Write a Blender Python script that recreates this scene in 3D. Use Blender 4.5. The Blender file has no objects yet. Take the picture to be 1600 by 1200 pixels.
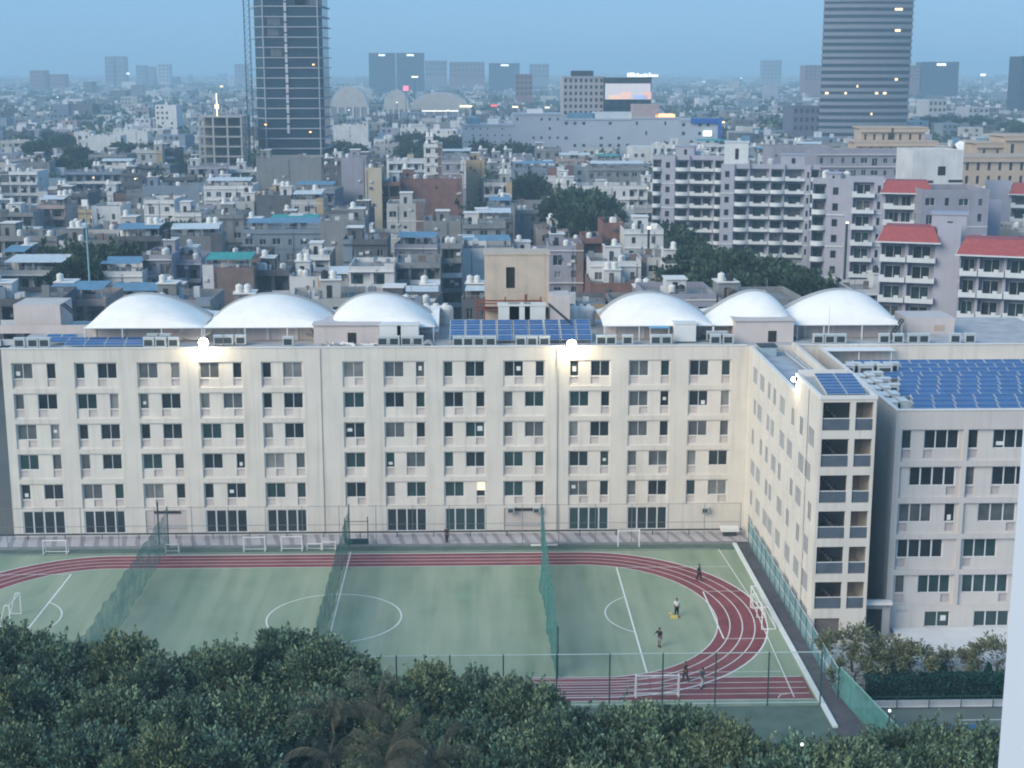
import bpy, bmesh, math, random
from math import sin, cos, tan, pi, radians, atan, atan2, sqrt, hypot
from mathutils import Vector, Matrix
R = random.Random(7)
S = bpy.context.scene
COL = S.collection

# ------------------------------------------------------------------ camera
CAM_H = 49.0; FPX = 2310.0; YAW = radians(1.5); PITCH = atan(495 / FPX)
cd = bpy.data.cameras.new('camera'); cam = bpy.data.objects.new('camera', cd); COL.objects.link(cam)
cd.sensor_width = 36.0; cd.lens = 36.0 * FPX / 1600.0; cd.clip_start = 0.5; cd.clip_end = 40000
cam.location = (0, 0, CAM_H); cam.rotation_euler = (pi / 2 - PITCH, 0, -YAW)
S.camera = cam
FWD = Vector((sin(YAW) * cos(PITCH), cos(YAW) * cos(PITCH), -sin(PITCH)))
RGT = Vector((cos(YAW), -sin(YAW), 0)); UPV = RGT.cross(FWD); EYE = Vector((0, 0, CAM_H))
def ray(px, py): return FWD + RGT * ((px - 800) / FPX) - UPV * ((py - 600) / FPX)
def G(px, py, z=0.0):                       # photo pixel -> point on the level z
    d = ray(px, py); return EYE + d * ((z - CAM_H) / d.z)
def F(px, py, Y):                           # photo pixel -> point on the upright plane y = Y
    d = ray(px, py); return EYE + d * (Y / d.y)
def P(p):
    v = Vector(p) - EYE; w = v.dot(FWD)
    return 800 + FPX * v.dot(RGT) / w, 600 - FPX * v.dot(UPV) / w

# ------------------------------------------------------------------ sky, sun, exposure
W = bpy.data.worlds.new('World'); S.world = W; W.use_nodes = True
nt = W.node_tree; bg = nt.nodes['Background']
sky = nt.nodes.new('ShaderNodeTexSky'); sky.sky_type = 'NISHITA'; sky.sun_disc = False
sky.sun_elevation = radians(14); sky.sun_rotation = radians(230)
sky.air_density = 1.0; sky.dust_density = 0.3; sky.ozone_density = 3.0
hs = nt.nodes.new('ShaderNodeMix'); hs.data_type = 'RGBA'; hs.blend_type = 'MIX'; hs.inputs[0].default_value = 0.86
hs.inputs[7].default_value = (1.36, 2.95, 5.0, 1)          # thin even cloud veil of a blue evening
nt.links.new(sky.outputs[0], hs.inputs[6]); nt.links.new(hs.outputs[2], bg.inputs[0])
bg.inputs[1].default_value = 0.10
sd = bpy.data.lights.new('sun', 'SUN'); sun = bpy.data.objects.new('sun', sd); COL.objects.link(sun)
sd.energy = 2.1; sd.angle = radians(40); sd.color = (1.0, 0.88, 0.70)
sun.rotation_euler = Vector((-0.72, -0.58, 0.50)).to_track_quat('Z', 'Y').to_euler()
S.view_settings.view_transform = 'Standard'; S.view_settings.look = 'None'
S.view_settings.exposure = 0.76; S.view_settings.gamma = 1.0
S.cycles.use_denoising = True; S.cycles.volume_bounces = 2
S.cycles.filter_width = 2.0; S.cycles.max_bounces = 5; S.cycles.diffuse_bounces = 2; S.cycles.glossy_bounces = 2; S.cycles.transparent_max_bounces = 12

# ------------------------------------------------------------------ materials
_M = {}
def M(name, col, rough=0.8, var=0.10, scale=0.8, spec=0.25, metal=0.0, streak=0.0, island=0.0, bump=0.0):
    if name in _M: return _M[name]
    m = bpy.data.materials.new(name); m.use_nodes = True; t = m.node_tree; b = t.nodes['Principled BSDF']
    b.inputs['Roughness'].default_value = rough; b.inputs['Metallic'].default_value = metal
    b.inputs['Specular IOR Level'].default_value = spec
    geo = t.nodes.new('ShaderNodeNewGeometry')
    n = t.nodes.new('ShaderNodeTexNoise'); n.inputs['Scale'].default_value = scale; n.inputs['Detail'].default_value = 5
    t.links.new(geo.outputs['Position'], n.inputs['Vector'])
    mr = t.nodes.new('ShaderNodeMapRange'); mr.inputs[1].default_value = 0.3; mr.inputs[2].default_value = 0.7
    mr.inputs[3].default_value = 1 - var; mr.inputs[4].default_value = 1 + var
    t.links.new(n.outputs['Fac'], mr.inputs[0]); fac = mr.outputs[0]
    if streak:
        mp = t.nodes.new('ShaderNodeMapping'); mp.inputs['Scale'].default_value = (1.6, 1.6, 0.07)
        t.links.new(geo.outputs['Position'], mp.inputs['Vector'])
        n2 = t.nodes.new('ShaderNodeTexNoise'); n2.inputs['Scale'].default_value = 1.3; n2.inputs['Detail'].default_value = 6
        t.links.new(mp.outputs[0], n2.inputs['Vector'])
        m2 = t.nodes.new('ShaderNodeMapRange'); m2.inputs[1].default_value = 0.5; m2.inputs[2].default_value = 0.8
        m2.inputs[3].default_value = 1.0; m2.inputs[4].default_value = 1 - streak
        t.links.new(n2.outputs['Fac'], m2.inputs[0])
        mu = t.nodes.new('ShaderNodeMath'); mu.operation = 'MULTIPLY'
        t.links.new(fac, mu.inputs[0]); t.links.new(m2.outputs[0], mu.inputs[1]); fac = mu.outputs[0]
    if island:
        m3 = t.nodes.new('ShaderNodeMapRange'); m3.inputs[3].default_value = 1 - island; m3.inputs[4].default_value = 1 + island
        t.links.new(geo.outputs['Random Per Island'], m3.inputs[0])
        mu = t.nodes.new('ShaderNodeMath'); mu.operation = 'MULTIPLY'
        t.links.new(fac, mu.inputs[0]); t.links.new(m3.outputs[0], mu.inputs[1]); fac = mu.outputs[0]
    vm = t.nodes.new('ShaderNodeVectorMath'); vm.operation = 'SCALE'; vm.inputs[0].default_value = col[:3]
    t.links.new(fac, vm.inputs['Scale']); t.links.new(vm.outputs[0], b.inputs['Base Color'])
    if bump:
        bp = t.nodes.new('ShaderNodeBump'); bp.inputs['Strength'].default_value = bump; bp.inputs['Distance'].default_value = 0.05
        t.links.new(n.outputs['Fac'], bp.inputs['Height']); t.links.new(bp.outputs[0], b.inputs['Normal'])
    _M[name] = m; return m
def EM(name, col, strength):
    if name in _M: return _M[name]
    m = bpy.data.materials.new(name); m.use_nodes = True; b = m.node_tree.nodes['Principled BSDF']
    b.inputs['Base Color'].default_value = (*col, 1); b.inputs['Emission Color'].default_value = (*col, 1)
    b.inputs['Emission Strength'].default_value = strength; _M[name] = m; return m
def NET(name, col, alpha):
    if name in _M: return _M[name]
    m = bpy.data.materials.new(name); m.use_nodes = True; t = m.node_tree; b = t.nodes['Principled BSDF']
    b.inputs['Base Color'].default_value = (*col, 1); b.inputs['Roughness'].default_value = 0.8
    geo = t.nodes.new('ShaderNodeNewGeometry'); n = t.nodes.new('ShaderNodeTexNoise'); n.inputs['Scale'].default_value = 0.9
    t.links.new(geo.outputs['Position'], n.inputs['Vector'])
    mr = t.nodes.new('ShaderNodeMapRange'); mr.inputs[1].default_value = 0.3; mr.inputs[2].default_value = 0.7
    mr.inputs[3].default_value = alpha * 0.75; mr.inputs[4].default_value = min(1, alpha * 1.25)
    t.links.new(n.outputs['Fac'], mr.inputs[0]); t.links.new(mr.outputs[0], b.inputs['Alpha'])
    _M[name] = m; return m

CREAM = M('cream_render', (0.67, 0.635, 0.585), 0.9, 0.07, 0.35, 0.1, streak=0.20)
CREAM2 = M('cream_render_panel', (0.70, 0.66, 0.61), 0.9, 0.07, 0.5, 0.1, streak=0.18)
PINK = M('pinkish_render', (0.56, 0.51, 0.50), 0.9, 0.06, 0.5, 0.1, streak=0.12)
COPING = M('coping', (0.72, 0.70, 0.68), 0.8, 0.05, 1)
DECK = M('roof_deck', (0.42, 0.42, 0.43), 0.9, 0.18, 0.6)
GLASS = M('glass_dark', (0.025, 0.035, 0.045), 0.12, 0.3, 0.5, 0.5)
GLASS2 = M('glass_curtain', (0.10, 0.11, 0.12), 0.25, 0.3, 0.7, 0.5)
GLASS3 = M('glass_teal', (0.03, 0.06, 0.065), 0.12, 0.3, 0.5, 0.5)
GLASS4 = M('glass_pale_curtain', (0.20, 0.21, 0.21), 0.3, 0.3, 0.7, 0.5)
FRAME = M('white_frame', (0.70, 0.72, 0.74), 0.5, 0.03)
DARK = M('dark_void', (0.03, 0.032, 0.036), 0.9, 0.2)
WHITE = M('white_paint', (0.80, 0.80, 0.80), 0.7, 0.05, 1, streak=0.05)
LINE = M('line_paint', (0.78, 0.80, 0.79), 0.8, 0.06, 2)
STEEL = M('galvanised', (0.42, 0.45, 0.47), 0.5, 0.12, 2, 0.4)
DSTEEL = M('dark_steel', (0.04, 0.055, 0.06), 0.5, 0.1)
GREENST = M('green_steel', (0.025, 0.085, 0.085), 0.5, 0.1)
CONC = M('concrete', (0.38, 0.38, 0.38), 0.9, 0.12, 0.6, streak=0.2)
RED = M('red_roof_tile', (0.34, 0.085, 0.085), 0.7, 0.15, 2)
PANELM = M('solar_cell', (0.025, 0.10, 0.28), 0.22, 0.22, 1.2, 0.6)
RUST = M('rust_red', (0.22, 0.07, 0.05), 0.8, 0.2)
BARK = M('bark', (0.10, 0.085, 0.07), 0.95, 0.25, 3)

# ------------------------------------------------------------------ mesh builder
class MB:
    def __init__(s): s.v = []; s.f = []; s.m = []
    def quad(s, pts, m=0):
        i = len(s.v); s.v += [tuple(p) for p in pts]; s.f.append(tuple(range(i, i + len(pts)))); s.m.append(m)
    def box(s, x0, x1, y0, y1, z0, z1, m=0, skip=''):
        i = len(s.v)
        s.v += [(x, y, z) for z in (z0, z1) for y in (y0, y1) for x in (x0, x1)]
        for k, q in (('b', (0, 2, 3, 1)), ('t', (4, 5, 7, 6)), ('f', (0, 1, 5, 4)), ('k', (2, 6, 7, 3)), ('l', (0, 4, 6, 2)), ('r', (1, 3, 7, 5))):
            if k not in skip: s.f.append(tuple(i + a for a in q)); s.m.append(m)
    def tube(s, p, q, r0, r1=None, n=6, m=0, cap=True):
        r1 = r0 if r1 is None else r1
        p = Vector(p); q = Vector(q); d = (q - p)
        if d.length < 1e-6: return
        d.normalize(); a = d.orthogonal().normalized(); b = d.cross(a); i = len(s.v)
        for c, r in ((p, r0), (q, r1)):
            for k in range(n):
                t = 2 * pi * k / n; s.v.append(tuple(c + a * (r * cos(t)) + b * (r * sin(t))))
        for k in range(n):
            k2 = (k + 1) % n; s.f.append((i + k, i + k2, i + n + k2, i + n + k)); s.m.append(m)
        if cap:
            s.f.append(tuple(i + n - 1 - k for k in range(n))); s.m.append(m)
            s.f.append(tuple(i + n + k for k in range(n))); s.m.append(m)
    def prism(s, poly, z0, z1, m=0, mt=None):
        n = len(poly); i = len(s.v)
        s.v += [(x, y, z0) for x, y in poly] + [(x, y, z1) for x, y in poly]
        for k in range(n):
            k2 = (k + 1) % n; s.f.append((i + k, i + k2, i + n + k2, i + n + k)); s.m.append(m)
        s.f.append(tuple(i + n + k for k in range(n))); s.m.append(m if mt is None else mt)
        s.f.append(tuple(i + n - 1 - k for k in range(n))); s.m.append(m)
    def wall(s, o, u, n, w, h, holes, depth, m=0, mr=None):
        """wall face with rectangular openings (x0,x1,z0,z1); reveals run DEPTH along n (into the building)"""
        mr = m if mr is None else mr
        o = Vector(o); u = Vector(u); n = Vector(n); z = Vector((0, 0, 1))
        xs = sorted({0.0, float(w)} | {a for q in holes for a in q[:2]}); zs = sorted({0.0, float(h)} | {a for q in holes for a in q[2:4]})
        pt = lambda x, zz, dd=0: o + u * x + z * zz + n * dd
        for j in range(len(zs) - 1):
            run = None
            for i in range(len(xs) - 1):
                cx = (xs[i] + xs[i + 1]) / 2; cz = (zs[j] + zs[j + 1]) / 2
                inh = any(q[0] < cx < q[1] and q[2] < cz < q[3] for q in holes)
                if not inh and run is None: run = xs[i]
                if run is not None and (inh or i == len(xs) - 2):
                    e = xs[i] if inh else xs[i + 1]
                    s.quad([pt(run, zs[j]), pt(e, zs[j]), pt(e, zs[j + 1]), pt(run, zs[j + 1])], m); run = None
        for q in holes:
            a, b, c, d = q[:4]
            s.quad([pt(a, c), pt(a, c, depth), pt(a, d, depth), pt(a, d)], mr)
            s.quad([pt(b, c), pt(b, d), pt(b, d, depth), pt(b, c, depth)], mr)
            s.quad([pt(a, c), pt(b, c), pt(b, c, depth), pt(a, c, depth)], mr)
            s.quad([pt(a, d), pt(a, d, depth), pt(b, d, depth), pt(b, d)], mr)
    def mesh(s, name, mats, smooth=False):
        me = bpy.data.meshes.new(name); me.from_pydata(s.v, [], s.f)
        for m in (mats if isinstance(mats, (list, tuple)) else [mats]): me.materials.append(m)
        me.polygons.foreach_set('material_index', s.m)
        if smooth: me.polygons.foreach_set('use_smooth', [True] * len(s.f))
        me.update(); return me
    def build(s, name, mats, parent=None, smooth=False):
        return obj(name, s.mesh(name, mats, smooth), parent)
def obj(name, me, parent=None, loc=None):
    o = bpy.data.objects.new(name, me); COL.objects.link(o)
    if parent is not None: o.parent = parent
    if loc is not None: o.location = loc
    return o
def tag(o, label, cat, group=None, kind=None):
    if label: o['label'] = label
    if cat: o['category'] = cat
    if group: o['group'] = group
    if kind: o['kind'] = kind
    return o
def thing(name, label, cat, loc=(0, 0, 0), rz=0.0, group=None):
    o = bpy.data.objects.new(name, None); COL.objects.link(o); o.location = loc; o.rotation_euler = (0, 0, rz)
    o.empty_display_size = 0.5
    return tag(o, label, cat, group)
def struct(name, mb, mats): 
    o = mb.build(name, mats); o['kind'] = 'structure'; return o
def dup(root, loc, rz=0.0, label=None, group=None, scale=None):
    r = root.copy(); COL.objects.link(r); r.location = loc; r.rotation_euler = (0, 0, rz)
    if scale: r.scale = scale
    if label: r['label'] = label
    if group: r['group'] = group
    for ch in list(root.children):
        c = ch.copy(); COL.objects.link(c); c.parent = r
        for g in ch.children:
            d = g.copy(); COL.objects.link(d); d.parent = c
    return r
def ordinal(i, n, side='left'):
    if i == 0: return 'leftmost'
    if i == n - 1: return 'rightmost'
    return ['first', 'second', 'third', 'fourth', 'fifth', 'sixth', 'seventh', 'eighth', 'ninth', 'tenth', 'eleventh', 'twelfth', 'thirteenth', 'fourteenth', 'fifteenth', 'sixteenth', 'seventeenth', 'eighteenth', 'nineteenth', 'twentieth', 'twenty-first'][i] + ' from the left'
def strip(mb, pts, w, z, m=0, closed=False):
    n = len(pts)
    def nrm(i):
        a = Vector(pts[(i - 1) % n] if closed or i > 0 else pts[0]); b = Vector(pts[(i + 1) % n] if closed or i < n - 1 else pts[-1])
        d = (b - a); d.normalize(); return Vector((-d.y, d.x))
    e = [(Vector(pts[i]) + nrm(i) * (w / 2), Vector(pts[i]) - nrm(i) * (w / 2)) for i in range(n)]
    for i in range(n if closed else n - 1):
        a = e[i]; b = e[(i + 1) % n]
        mb.quad([(*a[1], z), (*b[1], z), (*b[0], z), (*a[0], z)], m)

# ------------------------------------------------------------------ ground, field, track
YC = 127.5
GROUNDM = M('city_ground', (0.12, 0.125, 0.12), 0.95, 0.35, 0.02)
mb = MB(); mb.quad([(-4900, -70, -0.05), (4900, -70, -0.05), (4900, 13000, -0.05), (-4900, 13000, -0.05)])
struct('ground', mb, GROUNDM)
TURF = M('turf', (0.235, 0.31, 0.22), 0.95, 0.10, 0.25, 0.05)
t = TURF.node_tree                                   # worn streaks and seams of the old carpet
geo = t.nodes.new('ShaderNodeNewGeometry'); mp = t.nodes.new('ShaderNodeMapping'); mp.inputs['Scale'].default_value = (0.9, 0.10, 1)
mp.inputs['Rotation'].default_value = (0, 0, radians(8))
t.links.new(geo.outputs['Position'], mp.inputs['Vector']); n2 = t.nodes.new('ShaderNodeTexNoise'); n2.inputs['Scale'].default_value = 0.55; n2.inputs['Detail'].default_value = 7
t.links.new(mp.outputs[0], n2.inputs['Vector'])
mr = t.nodes.new('ShaderNodeMapRange'); mr.inputs[1].default_value = 0.32; mr.inputs[2].default_value = 0.7; mr.inputs[3].default_value = 0.0; mr.inputs[4].default_value = 0.85
t.links.new(n2.outputs['Fac'], mr.inputs[0])
mx = t.nodes.new('ShaderNodeMix'); mx.data_type = 'RGBA'; mx.inputs[7].default_value = (0.385, 0.425, 0.315, 1)
b = t.nodes['Principled BSDF']; src = b.inputs['Base Color'].links[0].from_socket
t.links.new(mr.outputs[0], mx.inputs[0]); t.links.new(src, mx.inputs[6]); t.links.new(mx.outputs[2], b.inputs['Base Color'])
mb = MB(); mb.quad([(-75, 101, 0.0), (27.2, 101, 0.0), (27.2, 147.7, 0.0), (-75, 147.7, 0.0)])
struct('sports_turf', mb, TURF)
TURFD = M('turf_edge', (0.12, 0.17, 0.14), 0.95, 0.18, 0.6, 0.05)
wv = t.nodes.new('ShaderNodeTexWave'); wv.inputs['Scale'].default_value = 0.078; wv.inputs['Distortion'].default_value = 0.15; wv.wave_profile = 'SAW'
t.links.new(geo.outputs['Position'], wv.inputs['Vector'])
cr = t.nodes.new('ShaderNodeMapRange'); cr.inputs[1].default_value = 0; cr.inputs[2].default_value = 1; cr.inputs[3].default_value = 0.965; cr.inputs[4].default_value = 1.02; t.links.new(wv.outputs['Fac'], cr.inputs[0])
vs = t.nodes.new('ShaderNodeVectorMath'); vs.operation = 'SCALE'; t.links.new(mx.outputs[2], vs.inputs[0]); t.links.new(cr.outputs[0], vs.inputs['Scale']); t.links.new(vs.outputs[0], b.inputs['Base Color'])
def oval(inset, n=40):
    a = 15.9 - inset * 1.11; b = 18.0 - inset; c1, c2 = 10.5, -36.3
    pts = [(c1 + a * sin(t), YC + b * cos(t)) for t in [pi * k / n for k in range(n + 1)]]
    return pts + [(c2 - a * sin(t), YC - b * cos(t)) for t in [pi * k / n for k in range(n + 1)]]
TRACK = M('track_rubber', (0.245, 0.080, 0.090), 0.9, 0.20, 0.5, 0.1)
mb = MB(); o1, o2 = oval(0), oval(4.0)
for i in range(len(o1)):
    j = (i + 1) % len(o1); mb.quad([(*o1[i], 0.008), (*o2[i], 0.008), (*o2[j], 0.008), (*o1[j], 0.008)][::-1])
mb.quad([(-75, 108.8, 0.004), (26.9, 108.8, 0.004), (26.9, 113.2, 0.004), (-75, 113.2, 0.004)])
struct('running_track', mb, TRACK)
mb = MB(); o1, o2 = oval(-0.0), [(-75, 147.7), (27.2, 147.7)]
for y0, y1 in ((145.9, 147.7),): mb.quad([(-75, y0, 0.004), (27.2, y0, 0.004), (27.2, y1, 0.004), (-75, y1, 0.004)])
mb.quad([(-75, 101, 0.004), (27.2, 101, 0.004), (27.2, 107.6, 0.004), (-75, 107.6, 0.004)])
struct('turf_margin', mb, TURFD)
mb = MB()                                            # painted lines
for k in range(5): strip(mb, oval(k * 1.0), 0.09 if k else 0.14, 0.013, 0, True)
for y in (108.8, 109.9, 111.0, 112.1, 113.2): strip(mb, [(-75, y), (26.7, y)], 0.08, 0.012)
struct('lane_markings', mb, LINE)
LINE2 = M('pitch_line_paint', (0.80, 0.82, 0.78), 0.8, 0.06, 2)
mb = MB(); Z = 0.018
circ = lambda cx, cy, r, a0, a1, n=48: [(cx + r * cos(radians(a0 + (a1 - a0) * k / n)), cy + r * sin(radians(a0 + (a1 - a0) * k / n))) for k in range(n + 1)]
strip(mb, circ(-12.85, YC, 6.1, 0, 360, 72), 0.13, Z)
strip(mb, [(-12.85, 113.6), (-12.85, 146.2)], 0.13, Z + 0.004)
strip(mb, [(14.15, 114.3), (14.15, 140.6)], 0.15, Z); strip(mb, [(14.2, 140.6), (25.6, 140.6)], 0.07, Z + 0.004)
strip(mb, circ(17.5, 127.7, 5.6, 127.4, 232.6), 0.12, Z + 0.008)
strip(mb, [(21.75, 133.4), (21.75, 121.5)], 0.13, Z); strip(mb, [(21.8, 133.5), (25.3, 133.5)], 0.07, Z); strip(mb, [(21.8, 121.5), (25.6, 121.5)], 0.09, Z)
strip(mb, [(-39.9, 114.3), (-39.9, 140)], 0.15, Z); strip(mb, [(-40, 140.0), (-52, 140.0)], 0.08, Z + 0.004)
strip(mb, circ(-43.3, 127.7, 5.6, -52.6, 52.6), 0.12, Z + 0.008)
strip(mb, [(25.3, 109.1), (25.95, 132), (25.3, 146.1)], 0.09, Z + 0.012); strip(mb, [(-60, 146.15), (25.2, 146.15)], 0.07, Z)
strip(mb, [(24.0, 109.0), (24.3, 109.6), (25.2, 109.9)], 0.09, Z + 0.008); strip(mb, [(14.2, 114.25), (25.3, 114.25)], 0.07, Z + 0.004)
struct('pitch_markings', mb, LINE2)
KERB = M('kerb_white', (0.74, 0.76, 0.76), 0.8, 0.06, 2)
mb = MB(); mb.box(27.05, 27.45, 103.5, 147.75, -0.04, 0.16); struct('kerb', mb, KERB)
PATHM = M('dark_paving', (0.105, 0.10, 0.115), 0.9, 0.2, 0.8)
mb = MB(); mb.quad([(27.3, 100, 0.002), (29.2, 100, 0.002), (29.2, 151.8, 0.002), (27.3, 151.8, 0.002)]); struct('side_path', mb, PATHM)
PAVE = M('pale_paving', (0.50, 0.48, 0.49), 0.9, 0.10, 0.5)
t = PAVE.node_tree; geo = t.nodes.new('ShaderNodeNewGeometry'); wv = t.nodes.new('ShaderNodeTexWave'); wv.inputs['Scale'].default_value = 0.22; wv.inputs['Distortion'].default_value = 1.2
mp = t.nodes.new('ShaderNodeMapping'); mp.inputs['Rotation'].default_value = (0, 0, radians(-12)); t.links.new(geo.outputs['Position'], mp.inputs['Vector']); t.links.new(mp.outputs[0], wv.inputs['Vector'])
mr = t.nodes.new('ShaderNodeMapRange'); mr.inputs[1].default_value = 0.62; mr.inputs[2].default_value = 0.8; mr.inputs[4].default_value = 0.75; t.links.new(wv.outputs['Fac'], mr.inputs[0])
mx = t.nodes.new('ShaderNodeMix'); mx.data_type = 'RGBA'; mx.inputs[7].default_value = (0.27, 0.24, 0.27, 1)
b = t.nodes['Principled BSDF']; src = b.inputs['Base Color'].links[0].from_socket
t.links.new(mr.outputs[0], mx.inputs[0]); t.links.new(src, mx.inputs[6]); t.links.new(mx.outputs[2], b.inputs['Base Color'])
mb = MB(); mb.quad([(-75, 148.3, 0.06), (29, 148.3, 0.06), (29, 152.2, 0.06), (-75, 152.2, 0.06)]); struct('front_pavement', mb, PAVE)
mb = MB(); mb.box(-75, 27.2, 147.7, 148.3, -0.04, 0.14); struct('pavement_kerb', mb, M('kerb_grey', (0.22, 0.24, 0.25), 0.9, 0.15, 1.5))
mb = MB(); mb.quad([(29.2, 107, 0.003), (70, 107, 0.003), (70, 124, 0.003), (29.2, 124, 0.003)]); struct('forecourt', mb, M('pale_concrete', (0.55, 0.57, 0.58), 0.9, 0.12, 0.5))
COURT = M('court_green', (0.13, 0.16, 0.14), 0.95, 0.12, 0.4)
mb = MB(); mb.quad([(30.5, 90, 0.004), (75, 90, 0.004), (75, 106.6, 0.004), (30.5, 106.6, 0.004)]); struct('tennis_court', mb, COURT)
mb = MB(); strip(mb, [(37, 104.6), (75, 104.6)], 0.08, 0.010); strip(mb, [(38, 98), (75, 98)], 0.08, 0.010); struct('court_markings', mb, LINE)
mb = MB(); mb.quad([(-75, 40, -0.02), (75, 40, -0.02), (75, 101, -0.02), (-75, 101, -0.02)]); struct('soil_strip', mb, M('dark_soil', (0.035, 0.045, 0.04), 0.95, 0.3, 0.5))

# ------------------------------------------------------------------ campus: main block
UNITS = {}
def unit_pane(kind):
    """a unit window pane 1 x 1 (x,z) facing -y, shared by all windows"""
    if kind not in UNITS:
        mb = MB(); mb.box(-0.5, 0.5, 0, 0.04, -0.5, 0.5); UNITS[kind] = mb.mesh('window', {'d': GLASS, 'c': GLASS2, 't': GLASS3, 'p': GLASS4}[kind])
    return UNITS[kind]
def unit_frame(n):
    k = 'f%d' % n
    if k not in UNITS:
        mb = MB(); e = 0.03
        mb.box(-0.5, -0.5 + e, -0.5, 0.5, -0.5, 0.5); mb.box(0.5 - e, 0.5, -0.5, 0.5, -0.5, 0.5)
        mb.box(-0.5 + e, 0.5 - e, -0.5, 0.5, 0.5 - e, 0.5); mb.box(-0.5 + e, 0.5 - e, -0.5, 0.5, -0.5, -0.5 + e)
        for i in range(1, n): x = -0.5 + i / n; mb.box(x - e / 2, x + e / 2, -0.5, 0.5, -0.5 + e, 0.5 - e)
        UNITS[k] = mb.mesh('frame', FRAME)
    return UNITS[k]
def window(root, x, y, z, w, h, n=2, name='window', side=None, kind=None, frame=True):
    """pane centred at x,z; child frame 6 cm in front"""
    kind = kind or R.choices('dctp', (5, 4, 3, 0.7))[0]
    paper = frame and root.name.startswith(('hostel', 'annex')) and h < 2 and R.random() < .10
    o = obj(name, unit_pane(kind), root, (x, y, z)); o.scale = (w, 1, h)
    if side: o.rotation_euler = (0, 0, side)
    if paper:
        if 'notice' not in UNITS: b_ = MB(); b_.box(-.5, .5, -.5, .5, -.5, .5); UNITS['notice'] = b_.mesh('notice', FRAME)
        c_ = obj('notice', UNITS['notice'], o, (R.choice((-.27, .25)) if w > 1.2 else 0, -.02, R.uniform(-.3, .1))); c_.scale = (R.uniform(.2, .3) * (1.6 if w < 1.2 else 1), .02, R.uniform(.18, .35))
    if frame:
        f = obj('frame', unit_frame(n), o, (0, -0.02, 0)); f.scale = (1, 0.05, 1)
    return o
HEAD = [18.82 - 3.27 * k for k in range(5)]; WH = 1.75
YF = 152.0
main = thing('hostel_block', 'long cream six-storey hostel block behind the running track, white canopies on its roof', 'building', (0, YF, 0))
X0, X1 = -49.06, 29.0
bays = [(20, 86), (118, 182), (216, 280), (312, 377), (410, 472), (537, 568), (601, 663), (694, 757), (788, 850), (891, 953), (984, 1046), (1078, 1141)]
pat = ['WNWWN', 'NWNNW', 'WNNWW', 'WNWWN', 'NNNWW', 'SSSSS', 'WWWNN', 'NWNNW', 'WNNWW', 'NWNWW', 'WWWNN', 'WWWNN']
bx = [(F(a, 582, YF).x, F(b_, 582, YF).x) for a, b_ in bays]
holes = []; inner = []
for (xa, xb), pt_ in zip(bx, pat):
    for k in range(5):
        z1 = HEAD[k] + 0.12; z0 = z1 - 2.75
        holes.append((xa - X0 - 0.12, xb - X0 + 0.12, z0, z1))
grd = {0: 'w', 1: 'w', 2: 's', 3: 'w', 4: 'w', 6: 'w', 7: 'w', 8: 's', 9: 'w', 10: 'w'}
for i, kd in grd.items():
    xa, xb = bx[i]; holes.append((xa - X0 - 0.05, xb - X0 + 0.1, 0.35, 2.85))
mb = MB()
mb.wall((X0, 0, 0), (1, 0, 0), (0, 1, 0), X1 - X0, 20.4, holes, 0.14, 0, 1)
# back panels with window openings, spandrels stepping back out
for i, ((xa, xb), pt_) in enumerate(zip(bx, pat)):
    for k in range(5):
        zt = HEAD[k] + 0.12; w = xb - xa + 0.24
        c = pt_[k]; hs_ = []
        if c == 'S': hs_ = [(0.12, w - 0.12)]
        elif c == 'W': hs_ = [(0.12, 2.12), (w - 1.0, w - 0.12)]
        else: hs_ = [(0.12, 1.0), (w - 2.12, w - 0.12)]
        op = [(a, b_, 1.0, 2.63) for a, b_ in hs_]
        for a, b_ in hs_:                                     # shallow pockets below the openings (old AC slots)
            if b_ - a < 1.2: op.append((a, b_, 0.18, 0.92))
            elif R.random() < 0.75:
                if R.random() < 0.5: op.append((a, a + 0.9, 0.18, 0.92))
                else: op.append((b_ - 0.9, b_, 0.18, 0.92))
        mb.wall((xa - 0.12, 0.14, zt - 2.75), (1, 0, 0), (0, 1, 0), w, 2.75, op, 0.22, 1, 1)
        for q in op:
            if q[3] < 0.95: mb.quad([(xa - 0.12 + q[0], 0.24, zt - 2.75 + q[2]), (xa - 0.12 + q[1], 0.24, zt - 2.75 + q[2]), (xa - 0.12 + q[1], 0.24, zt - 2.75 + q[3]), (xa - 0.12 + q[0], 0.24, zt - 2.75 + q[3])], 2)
        for a, b_ in hs_:
            window(main, xa - 0.12 + (a + b_) / 2, 0.30, zt - 2.75 + 1.815, b_ - a, 1.63, 2 if b_ - a > 1.2 else 1, 'window' if b_ - a > 1.2 else 'narrow_window')
_lw = min((o for o in main.children if o.name.startswith('narrow')), key=lambda o: abs(o.location.x - F(751, 755, YF).x) + abs(o.location.z - F(751, 757, YF).z))
mb2 = MB(); mb2.box(-0.5, 0.5, 0, 0.04, -0.1, 0.5); mb2.box(-0.5, 0.5, 0, 0.04, -0.5, -0.1, 1); _lw.data = mb2.mesh('narrow_window', [EM('lit_room', (1, .84, .55), .5), GLASS])
for i, kd in grd.items():
    xa, xb = bx[i]
    if kd == 'w': window(main, (xa + xb) / 2 + 0.02, 0.11, 1.6, xb - xa + 0.15, 2.5, 4, 'ground_window', kind=R.choice('dtd'))
    else:
        s_ = MB(); s_.box(xa - 0.05, xb + 0.1, 0.10, 0.14, 0.35, 2.85); s_.box(xa + 0.9, xb - 0.6, 0.0, 0.095, 2.5, 2.75, 1); s_.box(xa - 0.02, xb + 0.05, 0.0, 0.095, 0.9, 1.0, 2)
        s_.build('shuttered_opening', [PINK, DARK, STEEL], main)
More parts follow.
